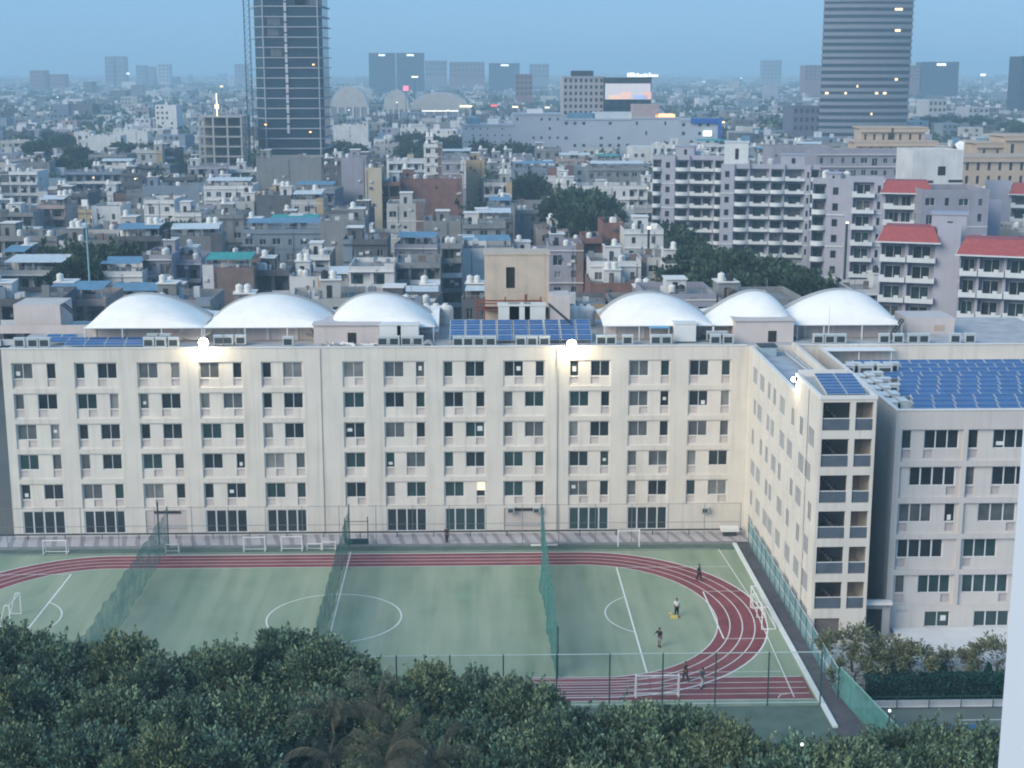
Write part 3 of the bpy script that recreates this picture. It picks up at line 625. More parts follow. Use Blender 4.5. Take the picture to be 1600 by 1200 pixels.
def tank_mesh(name, mat):
    mb = MB(); prof = [(0.55, 0), (0.6, 0.06), (0.6, 0.45), (0.57, 0.48), (0.6, 0.51), (0.6, 0.95), (0.5, 1.1), (0.2, 1.18), (0.2, 1.26), (0, 1.26)]; n = 12
    for (r0, z0), (r1, z1) in zip(prof, prof[1:]):
        for k in range(n):
            a, b_ = 2 * pi * k / n, 2 * pi * (k + 1) / n
            mb.quad([(r0 * cos(a), r0 * sin(a), z0), (r0 * cos(b_), r0 * sin(b_), z0), (r1 * cos(b_), r1 * sin(b_), z1), (r1 * cos(a), r1 * sin(a), z1)])
    return mb.mesh(name, mat, True)
TK, TKB = tank_mesh('water_tank', TANK), tank_mesh('water_tank', TANKB)
for i, px in enumerate((666, 681, 696)):
    o = obj('water_tank', TK, None, (F(px, 480, 168).x, 168, DK)); o.scale = (1.5, 1.5, 1.9); tag(o, 'pale round water tank behind the third canopy, %s of three' % ('left', 'middle', 'right')[i], 'water tank', 'round tanks behind the third canopy')
for i, px in enumerate((897, 908, 920)):
    o = obj('water_tank', TK, None, (F(px, 480, 167).x, 167, DK)); o.scale = (1.2, 1.2, 1.9); tag(o, 'grey upright water tank right of the solar tables, %s of three' % ('left', 'middle', 'right')[i], 'water tank', 'upright tanks right of the solar tables')
mb = MB()                                                # red pipe scaffold near the stair tower
for px in (745, 757, 790, 822, 846):
    x = F(px, 500, 163).x
    mb.tube((x, 163, DK), (x, 163, F(px, 470, 163).z), 0.07, n=5); mb.tube((x, 165, DK), (x, 165, F(px, 468, 163).z), 0.07, n=5)
for py in (474, 484): mb.tube((F(745, py, 163).x, 163, F(745, py, 163).z), (F(846, py, 163).x, 163, F(846, py, 163).z), 0.08, n=5); mb.tube((F(745, py, 163).x, 165, F(745, py, 163).z), (F(846, py, 163).x, 165, F(846, py, 163).z), 0.08, n=5)
x = F(822, 500, 163).x; mb.tube((x, 164, DK), (x, 164, F(822, 462, 163).z), 0.16, n=6)
tag(mb.build('pipe_rack', RUST), 'rust-red pipe rack on the roof below the tan stair tower', 'pipe rack')
def slant(px0, py0, px1, py1, Y, lab):
    p, q_ = F(px0, py0, Y), F(px1, py1, Y); mb = MB()
    d = Vector((0, 0.9, 0)); mb.tube(p, q_, 0.1, n=5); mb.tube(p + d, q_ + d, 0.1, n=5)
    for k in range(9): mb.tube(p.lerp(q_, k / 8), p.lerp(q_, k / 8) + d, 0.06, n=4)
    tag(mb.build('roof_stair', DSTEEL), lab, 'stair')
slant(858, 476, 893, 506, 158, 'dark steel roof stair right of the solar tables'); slant(1412, 500, 1392, 530, 156, 'dark steel stair at the right end of the last canopy'); slant(97, 476, 118, 494, 164, 'dark steel stair beside the left tank house')
for px, py0, lab in ((1294, 478, 'thin white mast in front of the rightmost canopy'), ):
    mb = MB(); p = F(px, 533, 154.5); mb.tube((p.x, 154.5, DK), (p.x, 154.5, F(px, py0, 154.5).z), 0.04); tag(mb.build('mast', FRAME), lab, 'mast')
# pipes on the low wing roof, satellite-like dark boxes
mb = MB(); mb.tube((33.0, 130, 19.95), (32.4, 151, 19.95), 0.14); mb.tube((33.3, 130, 20.0), (32.8, 151, 20.0), 0.10); tag(mb.build('roof_pipe', STEEL), 'pair of grey pipes running along the low wing roof', 'pipe')
mb = MB(); mb.box(29.6, 31.3, 149.5, 151.2, 19.701, 20.7); mb.box(29.5, 31.4, 149.4, 151.3, 20.701, 20.8, 1); tag(mb.build('plant_box', [ACB, DSTEEL]), 'blue-grey plant box at the inner corner of the wing roof', 'plant box')
mb = MB(); mb.box(AX0 + 0.2, AX0 + 7.5, 150.2, 151.9, 20.1, 20.18)
for a in (0.4, 3.8, 7.2): mb.tube((AX0 + a, 150.4, 18.5), (AX0 + a, 150.4, 20.1), 0.05)
tag(mb.build('lean_to', WHITE), 'white lean-to roof at the back of the annex air conditioners', 'shed')

# ------------------------------------------------------------------ floodlights (lit)
WARM = EM('lamp_lens', (1.0, 0.90, 0.66), 30.0)
def floodlight(p, label, power, face=(0, -1, 0), s=1.0):
    root = thing('floodlight', label, 'floodlight', p)
    mb = MB(); mb.tube((0, 0.5, -1.1), (0, 0.5, 0.1), 0.06); mb.box(-0.55 * s, 0.55 * s, 0.05, 0.42, -0.42 * s, 0.42 * s); mb.build('housing', DSTEEL, root)
    l = MB(); n = 20
    for k in range(n):
        a, b_ = 2 * pi * k / n, 2 * pi * (k + 1) / n
        for r0, r1, y0, y1 in ((0, .3, -.22, -.19), (.3, .5, -.19, -.1), (.5, .58, -.1, .03)):
            l.quad([(r0 * s * cos(a), y0, r0 * s * sin(a)), (r1 * s * cos(a), y1, r1 * s * sin(a)), (r1 * s * cos(b_), y1, r1 * s * sin(b_)), (r0 * s * cos(b_), y0, r0 * s * sin(b_))])
    l.build('lens', WARM, root, True)
    ld = bpy.data.lights.new('lamp_glow', 'POINT'); lo = bpy.data.objects.new('lamp_glow', ld); COL.objects.link(lo); lo.parent = root
    lo.location = (0, -0.55, -0.25); ld.energy = power; ld.color = (1.0, 0.82, 0.5); ld.shadow_soft_size = 0.3
    return root
p = F(318, 535, 151.6); floodlight((p.x, 151.5, p.z), 'bright warm floodlight on the roof edge, before the second canopy', 420, s=.85)
p = F(893, 538, 151.6); floodlight((p.x, 151.5, p.z), 'bright warm floodlight on the roof edge, right of the solar tables', 420, s=.85)
fl = floodlight((28.7, 129.2, 21.6), 'small warm floodlight on the corner where wing meets stair tower', 110, s=0.35); fl.rotation_euler = (0, 0, -pi / 2)

# ------------------------------------------------------------------ fences, nets, goals
def fence(label, pts, h, step, rails, mat, r=0.05, panel=None, top=None):
    root = thing('fence', label, 'fence', (pts[0][0], pts[0][1], 0)); o = Vector((pts[0][0], pts[0][1], 0))
    rl = MB(); pn = MB(); prev = None
    for a, b_ in zip(pts, pts[1:]):
        a = Vector((*a, 0)); b_ = Vector((*b_, 0)); n = max(1, round((b_ - a).length / step))
        for k in range(n + 1):
            p = a.lerp(b_, k / n) - o
            if k == 0 and prev is not None: continue
            mb = MB(); mb.tube((0, 0, 0), (0, 0, h), r, n=5); mb.build('post', mat, root).location = p
        prev = 1
        for z in rails: rl.tube(a - o + Vector((0, 0, z)), b_ - o + Vector((0, 0, z)), r * 0.7, n=5)
        if panel: pn.quad([a - o + Vector((0, 0, .05)), b_ - o + Vector((0, 0, .05)), b_ - o + Vector((0, 0, h - .05)), a - o + Vector((0, 0, h - .05))])
    rl.build('rail', top or mat, root)
    if panel: pn.build('mesh_panel', panel, root)
    return root
fence('tall thin wire fence along the far pavement before the hostel facade', [(-60, 148.1), (27.9, 148.1)], 4.4, 3.85, (4.35, 2.35), M('fence_grey', (0.17, 0.20, 0.22), 0.6, 0.1), 0.035, NET('wire_mesh', (0.2, 0.23, 0.25), 0.05))
fence('tall green fence with teal mesh panels beside the wing', [(28.75, 147.8), (28.75, 109)], 2.45, 2.35, (2.4, 1.2), GREENST, 0.05, NET('teal_mesh', (0.20, 0.42, 0.47), 0.52), M('pale_rail', (0.55, 0.62, 0.63), 0.6, 0.05))
fence('green post fence along the near edge of the pitch', [(-60, 107.6), (27.0, 107.6)], 4.5, 4.05, (4.45, 0.25), GREENST, 0.06, NET('pitch_mesh', (0.10, 0.20, 0.18), 0.10), M('net_rope', (0.45, 0.58, 0.56), 0.7, 0.05))
fence('short teal netting fence running toward the camera at the kerb end', [(28.9, 109), (30.6, 96.5)], 2.6, 2.2, (2.55,), M('teal_post', (0.08, 0.25, 0.24), 0.6, 0.1), 0.05, NET('teal_net', (0.10, 0.30, 0.28), 0.75), M('net_rope2', (0.30, 0.52, 0.48), 0.7, 0.05))
mb = MB(); mb.tube((-60, 150.9, 0.62), (28.6, 150.9, 0.62), 0.10)
for i in range(23): mb.tube((-59 + i * 3.9, 150.9, 0.06), (-59 + i * 3.9, 150.9, 0.6), 0.05, n=5)
tag(mb.build('handrail', DSTEEL), 'thick dark low pipe rail along the foot of the hostel', 'rail')
NETM = NET('practice_net', (0.045, 0.185, 0.175), 0.66)
def net(label, base, h, amp, seed, mat=None):
    """hanging practice net: base = [(x, y)...] far to near"""
    rr = random.Random(seed); root = thing('practice_net', label, 'net', (base[0][0], base[0][1], 0)); o = Vector((base[0][0], base[0][1], 0)); mb = MB()
    N, K = 60, 8; g = []
    def at(t):
        s_ = t * (len(base) - 1); i = min(int(s_), len(base) - 2); a = base[i]; b_ = base[i + 1]; f = s_ - i; return (a[0] + (b_[0] - a[0]) * f, a[1] + (b_[1] - a[1]) * f)
    xtop = base[0][0]; xe = base[-1][0]
    for i in range(N + 1):
        t = i / N; x, y = at(t); hh = h - 0.35 * sin(pi * ((t * 5) % 1)); col = []
        for k in range(K + 1):
            v = k / K; xt = xtop + (xe - xtop) * t
            col.append(Vector((x + (xt - x) * v ** 1.5 + amp * sin(t * 37 + v * 4 + seed) * (1 - v) * 0.5 + amp * .5 * sin(t * 90 + v * 9), y, 0.03 + hh * v)) - o)
        g.append(col)
    for i in range(N):
        for k in range(K): mb.quad([g[i][k], g[i + 1][k], g[i + 1][k + 1], g[i][k + 1]])
    mb.build('netting', mat or NETM, root, True)
    for t in (0, 1):
        x, y = at(t); pb = MB(); pb.tube((0, 0, 0), (0, 0, h + .1), 0.06); pb.build('post', GREENST, root).location = Vector((x, y, 0)) - o
    return root
net('green practice net hanging along the halfway line', [(-13.1, 148), (-13.2, 140), (-13.1, 130), (-13.2, 120), (-13.1, 111)], 4.5, 0.12, 1)
net('slack green practice net bulging across the right half of the pitch', [(7.0, 148), (6.9, 142), (6.2, 134), (6.5, 128), (6.35, 122), (6.7, 113.3)], 4.4, 0.18, 2)
net('pale green practice net across the left part of the pitch', [(-31.9, 148), (-31.8, 138), (-31.7, 125), (-31.6, 112)], 4.4, 0.20, 5, NET('pale_net', (0.07, 0.24, 0.23), 0.55))
def goal(label, x, y, w, h, dep, rz, r=0.05, back=True):
    root = thing('goal_frame', label, 'goal', (x, y, 0.02), rz, None)
    mb = MB(); mb.tube((-w / 2, 0, 0), (-w / 2, 0, h), r); mb.tube((w / 2, 0, 0), (w / 2, 0, h), r); mb.tube((-w / 2 - r, 0, h), (w / 2 + r, 0, h), r); mb.build('front_frame', WHITE, root)
    mb = MB()
    for s_ in (-1, 1): mb.tube((s_ * w / 2, 0, .03), (s_ * w / 2, dep, .03), r * .8); mb.tube((s_ * w / 2, 0, h), (s_ * w / 2, dep * .4, h), r * .7); mb.tube((s_ * w / 2, dep * .4, h), (s_ * w / 2, dep, .03), r * .7)
    mb.tube((-w / 2, dep, .03), (w / 2, dep, .03), r * .8); mb.build('back_frame', WHITE, root)
    n = MB()
    n.quad([(-w / 2, dep * .4, h), (w / 2, dep * .4, h), (w / 2, dep, .04), (-w / 2, dep, .04)]); n.quad([(-w / 2, 0, h), (w / 2, 0, h), (w / 2, dep * .4, h), (-w / 2, dep * .4, h)])
    n.build('goal_net', NET('goal_net', (0.6, 0.62, 0.62), 0.10), root)
    return root
def goal_px(label, pxa, pxb, pyb, pyt, dep=0.9, ybase=None):
    a = G(pxa, pyb); b_ = G(pxb, pyb); h = F((pxa + pxb) / 2, pyt, a.y).z
    goal(label, (a.x + b_.x) / 2, a.y, (b_ - a).length, max(.5, h), dep, 0)
goal_px('white goal frame by the pavement at the far left end', 68, 104, 867, 845); goal_px('small white hurdle-like goal by the pavement left of centre', 259, 279, 864, 851, .5)
goal_px('white goal left of the pair standing by the far kerb', 381, 414, 863, 840); goal_px('white goal right of the pair standing by the far kerb', 440, 472, 862, 839)
goal_px('low faint white frame beside the pair of far goals', 480, 502, 860, 850, .5); goal_px('small white frame just left of the halfway net', 504, 524, 860, 847, .5)
goal_px('grey-white goal by the far kerb right of the slack net', 966, 999, 855, 829)
goal('big white five-a-side goal by the kerb on the right', 25.5, 126.3, 5.4, 2.1, 1.3, -pi / 2 , 0.06)
goal('second smaller white goal nested in the big right-hand goal', 25.6, 127.6, 2.2, 1.5, 0.9, -pi / 2, 0.04)
goal('white goal partly hidden by the trees at the near edge', 14.4, 109.2, 3.4, 1.9, 0.9, 0, 0.06)
goal('thin white goal standing at the left penalty line', -41.6, 127.6, 3.2, 2.0, 1.0, pi / 2, 0.05)
# score table/gate near the halfway net
mb = MB(); 
p = G(560, 850); mb.box(p.x - 1.4, p.x + 1.1, 148.35, 148.5, 0.1, 0.7); mb.box(p.x + 1.0, p.x + 1.1, 148.3, 148.4, 0.1, 3.1); mb.box(p.x - 1.4, p.x - 1.3, 148.3, 148.4, .1, 3.0); mb.tube((p.x - 1.35, 148.35, 2.6), (p.x + 1.05, 148.35, 2.6), .04)
tag(mb.build('gate', GREENST), 'dark green gate in the far fence beside the halfway net', 'gate')
mb = MB(); p = F(1140, 831, 150.5); mb.box(p.x - 0.95, p.x + 0.95, 150.0, 151.2, 0.6, 0.95); mb.box(p.x - .7, p.x + .7, 150.2, 151, .06, .6, 1); tag(mb.build('bench_roll', [WHITE, DSTEEL]), 'white covered roll on a stand in the inner corner of the pavement', 'equipment')
mb = MB(); p = G(850, 852); mb.box(p.x - 1.4, p.x + 1.4, 147.3, 147.6, .1, .22); tag(mb.build('low_bench', WHITE), 'low white bench at the far end of the slack net', 'bench')
mb = MB(); p = F(245, 795, 148.6); mb.tube((p.x, 148.9, 0), (p.x, 148.9, 4.7), .10); tag(mb.build('post', DSTEEL), 'thick dark post before the shuttered opening on the left', 'post')
for i, (px, py, lab) in enumerate(((838, 797, 'small white wall air conditioner at the right of the shuttered opening'), (798, 797, 'small white wall air conditioner at the left of the shuttered opening'), (1101, 797, 'small white wall air conditioner on the bare facade corner'))):
    p = F(px, py, 151.9); ac(p.x, 151.45, p.z - 0.3, lab, 'air conditioners on the ground-floor wall', 0, 0.75)
# yellow kit bag by the player, white bib hanging on the net
mb = MB(); p = G(1054, 966); mb.box(p.x - .35, p.x + .3, p.y - .2, p.y + .2, 0.02, .22); mb.box(p.x - .4, p.x - .1, p.y + .9, p.y + 1.1, 0.02, .15); tag(mb.build('kit_bag', M('yellow', (0.62, 0.50, 0.15), .7, .1)), 'small yellow bag lying by the player in white', 'bag')
mb = MB(); p = F(858, 916, 134.5)
for i in range(6):
    a, b_ = -.35 + i * .12, -.35 + (i + 1) * .12; mb.quad([(p.x + a, 134.4, p.z - .25 + .12 * i), (p.x + b_, 134.4, p.z - .25 + .12 * (i + 1)), (p.x + b_, 134.3, p.z + .0 + .09 * (i + 1)), (p.x + a, 134.3, p.z + .0 + .09 * i)])
tag(mb.build('white_cloth', WHITE), 'white cloth caught on the slack green net', 'cloth')

# ------------------------------------------------------------------ people
SKIN = M('skin', (0.20, 0.115, 0.08), 0.6, 0.05); HAIR = M('hair', (0.012, 0.010, 0.010), 0.6, 0.1)
def skin_obj(name, joints, edges, mat, parent, sub=1, root=0):
    me = bpy.data.meshes.new(name); me.from_pydata([j[:3] for j in joints], edges, []); me.materials.append(mat)
    o = obj(name, me, parent)
    m = o.modifiers.new('skin', 'SKIN'); 
    if not me.skin_vertices: 
        bm = bmesh.new(); bm.from_mesh(me); bm.verts.layers.skin.verify(); bm.to_mesh(me); bm.free()
    for i, j in enumerate(joints):
        sv = me.skin_vertices[0].data[i]; sv.radius = (j[3], j[4] if len(j) > 4 else j[3]); sv.use_root = (i == root)
    m.use_smooth_shade = True
    s_ = o.modifiers.new('sub', 'SUBSURF'); s_.levels = sub; s_.render_levels = sub
    return o
def person(label, loc, rz, shirt, trousers, stride=0.12, armL=(0.22, 0.0, 0.82), armR=(-0.22, 0.0, 0.82), shorts=False, bag=None):
    """standing or walking figure 1.72 m tall facing -y; arm targets are hand positions"""
    root = thing('person', label, 'person', loc, rz)
    J = [(0, 0, .95, .14, .11), (0, 0, 1.15, .125, .10), (0, .0, 1.36, .155, .105), (0, -.01, 1.47, .06), (0, -.02, 1.56, .075, .09), (0, -.02, 1.66, .078, .095), (0, -.01, 1.71, .05, .06)]
    E_ = [(0, 1), (1, 2), (2, 3), (3, 4), (4, 5), (5, 6)]
    def chain(start, pts):
        i = start
        for p in pts: J.append(p); E_.append((i, len(J) - 1)); i = len(J) - 1
        return i
    legs = []
    for s_, st in ((1, stride), (-1, -stride)):
        kn = (s_ * .10, -st * .6 - .03, .50, .06); an = (s_ * .10, st * 0.2 - st * 1.1 + (.06 if st < 0 else 0), .085, .04)
        chain(0, [(s_ * .09, 0, .88, .095), kn, an, (s_ * .11, an[1] - .13, .035, .035)]); legs.append((kn, an))
    for s_, h in ((1, armL), (-1, armR)):
        sh = Vector((s_ * .185, 0, 1.40)); hd = Vector(h); el = (sh + hd) / 2 + Vector((s_ * .03, .06, -.02))
        d = (hd - el).normalized(); wr = chain(2, [(*sh, .055), (*el, .042), (*hd, .028)])
        palm = hd + d * .07; pi_ = chain(wr, [(*palm, .03, .018)])
        side = Vector((0, 1, 0)); c = d.cross(Vector((1, 0, 0))).normalized()
        for k in range(4): 
            b0 = palm + c * (.026 - .017 * k) + d * .03; b1 = b0 + d * (.045, .055, .05, .04)[k] - Vector((s_ * .015, 0, 0)); chain(pi_, [(*b0, .009), (*b1, .008)])
        chain(wr, [(*(hd + c * .035 + d * .03), .010), (*(hd + c * .045 + d * .06), .008)])
    body = skin_obj('body', J, E_, SKIN, root)
    n0 = [(0, 0, .93, .19, .155), (0, 0, 1.15, .175, .145), (0, 0, 1.40, .20, .15)]; e0 = [(0, 1), (1, 2)]
    for s_, h in ((1, armL), (-1, armR)):
        sh = Vector((s_ * .185, 0, 1.40)); hd = Vector(h); el = (sh + hd) / 2 + Vector((s_ * .03, .06, -.02)); i = len(n0)
        n0 += [(*sh, .09), (*sh.lerp(el, .95), .075)]; e0 += [(2, i), (i, i + 1)]
    skin_obj('shirt', n0, e0, M('shirt_' + shirt[0], shirt[1], .85, .12, 3), root)
    n1 = [(0, 0, .96, .18, .15)]; e1 = []
    for (kn, an), s_ in zip(legs, (1, -1)):
        i = len(n1); n1 += [(s_ * .09, 0, .86, .135), (kn[0], kn[1], kn[2] + (.02 if shorts else 0), .105)]; e1 += [(0, i), (i, i + 1)]
        if not shorts: n1.append((an[0], an[1], .12, .08)); e1.append((i + 1, i + 2))
    skin_obj('trousers', n1, e1, M('cloth_' + trousers[0], trousers[1], .85, .12, 3), root)
    bm = bmesh.new(); bmesh.ops.create_uvsphere(bm, u_segments=14, v_segments=10, radius=1)
    for v in list(bm.verts):
        if v.co.z < -.15 or (v.co.y < -.45 and v.co.z < .35): bm.verts.remove(v)
        else: v.co = Vector((v.co.x * .092, v.co.y * .112 - .01, v.co.z * .095 + 1.665))
    me = bpy.data.meshes.new('hair'); bm.to_mesh(me); bm.free(); me.materials.append(HAIR); obj('hair', me, root)
    f = MB()
    for s_ in (-1, 1): f.box(s_ * .032 - .012, s_ * .032 + .012, -.117, -.105, 1.628, 1.642); f.box(s_ * .083 - .008, s_ * .083 + .008, -.03, .01, 1.60, 1.655, 1)
    f.box(-.011, .011, -.132, -.10, 1.595, 1.625, 1); f.box(-.026, .026, -.114, -.10, 1.567, 1.575, 2)
    f.build('face', [DARK, SKIN, RUST], root)
    sh_ = MB()
    for (kn, an), s_ in zip(legs, (1, -1)): sh_.box(an[0] - .05, an[0] + .05, an[1] - .2, an[1] + .07, 0.0, .085)
    sh_.build('shoe', DSTEEL, root)
    return root
BLK = ('black', (0.02, 0.02, 0.024)); NAVY = ('navy', (0.03, 0.045, 0.08)); WH_ = ('white', (0.75, 0.76, 0.76)); GRY = ('grey', (0.30, 0.32, 0.36)); DKT = ('dark', (0.03, 0.03, 0.04)); PALE = ('pale', (0.52, 0.54, 0.58))
g_ = lambda px, py: tuple(G(px, py, 0.0).xy) + (0.03,)
person('person in white top and black trousers standing by a yellow bag on the pitch', g_(1057, 963), 0.4, WH_, BLK, .06, (0.24, -.12, 1.02), (-.26, -.10, .95))
person('person in black shirt and shorts with one arm out, near the penalty line', g_(1030, 1011), 2.6, BLK, GRY, .07, (0.52, -.1, 1.0), (-.24, 0, .85), True)
person('person all in dark clothes walking on the far bend of the track', g_(1092, 908), 1.2, NAVY, DKT, .22, (.2, -.2, .9), (-.2, .15, .85))
person('person all in black walking on the near straight of the track', g_(1071, 1065), -1.9, BLK, DKT, .20, (.2, .12, .85), (-.2, -.2, .9))
person('person in navy top and pale trousers walking on the near straight', g_(1097, 1075), 2.2, NAVY, PALE, .20, (.2, -.2, .9), (-.2, .15, .85))
p = G(698, 853); person('person in dark clothes standing on the far pavement before the facade', (p.x, 148.9, .07), 2.9, BLK, DKT, .05)

# ------------------------------------------------------------------ city houses
CITY = {
 'white': M('city_white', (0.60, 0.61, 0.62), 0.9, 0.10, 0.25, 0.1, streak=0.22), 'offwhite': M('city_offwhite', (0.44, 0.44, 0.43), 0.9, 0.10, 0.25, 0.1, streak=0.22),
 'grey': M('city_grey', (0.23, 0.24, 0.25), 0.9, 0.14, 0.25, 0.1, streak=0.28), 'dark grey': M('city_dark', (0.12, 0.125, 0.14), 0.9, 0.15, 0.25, 0.1, streak=0.25),
 'lilac-grey': M('city_lilac', (0.30, 0.30, 0.36), 0.9, 0.10, 0.25, 0.1, streak=0.18), 'cream': M('city_cream', (0.48, 0.43, 0.33), 0.9, 0.10, 0.25, 0.1, streak=0.2),
 'brick': M('city_brick', (0.21, 0.12, 0.105), 0.9, 0.18, 0.6, 0.1, streak=0.15), 'brown': M('city_brown', (0.20, 0.15, 0.14), 0.9, 0.15, 0.4, 0.1, streak=0.15),
 'tan': M('city_tan', (0.44, 0.34, 0.22), 0.9, 0.10, 0.25, 0.1, streak=0.2), 'pink': M('city_pink', (0.38, 0.31, 0.30), 0.9, 0.10, 0.25, 0.1, streak=0.2),
 'blue-grey': M('city_bluegrey', (0.20, 0.25, 0.31), 0.9, 0.10, 0.25, 0.1, streak=0.2)}
ROOFM = M('city_roof', (0.22, 0.22, 0.225), 0.95, 0.3, 0.35); BLUES = M('blue_roof_sheet', (0.13, 0.25, 0.36), 0.5, 0.15, 0.8); TEALS = M('teal_sheet', (0.05, 0.30, 0.28), 0.6, 0.15, 0.8); PALES = M('pale_roof_sheet', (0.58, 0.62, 0.64), 0.5, 0.12, 0.8)
LITW = EM('lit_window', (1.0, 0.72, 0.40), 1.6)
def put(name, col, root, loc, size):
    k = ('cube', name, col)
    if k not in UNITS: mb = MB(); mb.box(-.5, .5, -.5, .5, -.5, .5); UNITS[k] = mb.mesh(name, CITY[col])
    o = obj(name, UNITS[k], root, loc); o.scale = size; return o
def house(cx, Y, w, d, h, col, label, style='win', zvis=0.0, rz=0.0, roof='', seed=0, detail=2, name='house', group=None, lit=0, cat='house'):
    rr = random.Random(seed * 7919 + 13); wm = CITY[col]
    root = thing(name, label, cat, (cx, Y, 0), rz, group)
    n = max(1, round(h / 3.2)); fh = h / n; hw = w / 2; par = 0.9; holes = []; mb = MB(); balc = []; wins = []
    nc = max(1, int(w / 2.8)); cw = w / nc
    st = [style if style != 'mix' else rr.choice(['win', 'balc']) for _ in range(nc)]
    for f in range(n):
        z0 = f * fh
        if z0 + fh < zvis: continue
        for c in range(nc):
            xc = (c + .5) * cw; s_ = st[c]
            if s_ == 'blank': 
                if rr.random() < .10: holes.append((xc - .35, xc + .35, z0 + 1.4, z0 + 2.1)); wins.append((xc, z0 + 1.75, .7, .7))
            elif s_ == 'none': pass
            elif s_ == 'balc':
                holes.append((xc - cw * .42, xc + cw * .42, z0 + .12, z0 + fh - .35)); balc.append((xc, z0, cw))
            elif s_ == 'frame':
                holes.append((xc - cw * .44, xc + cw * .44, z0 + .1, z0 + fh - .3))
            else:
                ww = rr.choice([1.2, 1.5, 1.9, .8]); ww = min(ww, cw - .5); hh = rr.choice([1.3, 1.5, 1.5, 2.1]); zb = z0 + (.9 if hh < 2 else .15)
                holes.append((xc - ww / 2, xc + ww / 2, zb, zb + hh)); wins.append((xc, zb + hh / 2, ww, hh))
    dep = 1.3 if style == 'frame' else 0.25
    H0 = [q for q in holes]
    hb = [q for q in H0 if any(abs((q[0] + q[1]) / 2 - b_[0]) < .01 and abs(q[2] - b_[1] - .12) < .01 for b_ in balc)]
    mb.wall((-hw, 0, 0), (1, 0, 0), (0, 1, 0), w, h + par, holes, 1.2 if (balc or style == 'frame') else dep, 0)
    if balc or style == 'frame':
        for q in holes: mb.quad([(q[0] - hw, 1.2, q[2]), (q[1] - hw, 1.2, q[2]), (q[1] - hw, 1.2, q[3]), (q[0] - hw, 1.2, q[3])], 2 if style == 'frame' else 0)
    # sides: one column of openings each
    for sx_, u, o, nn in ((-1, (0, -1, 0), (-hw, d, 0), (1, 0, 0)), (1, (0, 1, 0), (hw, 0, 0), (-1, 0, 0))):
        hs2 = []
        if style not in ('blank', 'none') or (style == 'blank' and rr.random() < .4):
            for f in range(n):
                z0 = f * fh
                if z0 + fh < zvis or detail < 2: continue
                for t in (0.3, 0.68):
                    if rr.random() < .6: hs2.append((d * t - .5, d * t + .5, z0 + .95, z0 + 2.2))
        mb.wall(o, u, nn, d, h + par, hs2, .22, 0)
        for q in hs2:
            yy = (d - (q[0] + q[1]) / 2) if sx_ < 0 else (q[0] + q[1]) / 2
            window(root, sx_ * (hw - .2), yy, (q[2] + q[3]) / 2, q[1] - q[0], q[3] - q[2], 1, side=-pi / 2 if sx_ < 0 else pi / 2, frame=False)
    mb.quad([(hw, d, 0), (-hw, d, 0), (-hw, d, h + par), (hw, d, h + par)], 0)
    t = 0.18                                                        # parapet thickness
    mb.quad([(-hw, 0, h + par), (hw, 0, h + par), (hw - t, t, h + par), (-hw + t, t, h + par)], 0); mb.quad([(hw, 0, h + par), (hw, d, h + par), (hw - t, d - t, h + par), (hw - t, t, h + par)], 0)
    mb.quad([(hw, d, h + par), (-hw, d, h + par), (-hw + t, d - t, h + par), (hw - t, d - t, h + par)], 0); mb.quad([(-hw, d, h + par), (-hw, 0, h + par), (-hw + t, t, h + par), (-hw + t, d - t, h + par)], 0)
    mb.quad([(-hw + t, d - t, h), (hw - t, d - t, h), (hw - t, d - t, h + par), (-hw + t, d - t, h + par)][::-1], 0); mb.quad([(-hw + t, t, h), (-hw + t, d - t, h), (-hw + t, d - t, h + par), (-hw + t, t, h + par)], 0); mb.quad([(hw - t, t, h), (hw - t, d - t, h), (hw - t, d - t, h + par), (hw - t, t, h + par)][::-1], 0); mb.quad([(-hw + t, t, h), (hw - t, t, h), (hw - t, t, h + par), (-hw + t, t, h + par)], 0)
    for f in range(1, n + 1):
        if f * fh > zvis - 1 and style in ('win', 'balc', 'mix', 'frame') and rr.random() < .8: mb.box(-hw - .02, hw + .02, -rr.choice([.12, .3, .45]), -.001, f * fh - .16, f * fh - .02, 1)
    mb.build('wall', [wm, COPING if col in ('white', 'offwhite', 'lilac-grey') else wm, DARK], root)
    for q in wins: 
        k = LITW if lit and rr.random() < .4 else None
        o = window(root, q[0] - hw, .2 if not balc else 1.0, q[1], q[2], q[3], 2 if q[2] > 1 else 1, frame=detail > 1 and q[2] > 1)
        if balc: o.location.y = .2 if style == 'win' else 1.0
    for xc, z0, cw_ in balc:
        x = xc - hw
        window(root, x - cw_ * .12, 1.15, z0 + 1.25, cw_ * .42, 2.2, 2, kind=rr.choice('ddct'), frame=False)
        b_ = MB(); e = .9 if rr.random() < .7 else .5; b_.box(x - cw_ * .48, x + cw_ * .48, -e, -.001, z0 - .02, z0 + .1)
        hgt = rr.choice([.85, .95]); b_.box(x - cw_ * .48, x + cw_ * .48, -e, -e + .1, z0 + .1, z0 + hgt); b_.box(x - cw_ * .48, x - cw_ * .48 + .1, -e + .1, -.001, z0 + .1, z0 + hgt); b_.box(x + cw_ * .48 - .1, x + cw_ * .48, -e + .1, -.001, z0 + .1, z0 + hgt)
        b_.build('balcony', CITY['white'] if rr.random() < .6 else wm, root)
    r_ = MB(); r_.quad([(-hw + t, t, h + .01), (hw - t, t, h + .01), (hw - t, d - t, h + .01), (-hw + t, d - t, h + .01)]); r_.build('roof', ROOFM, root)
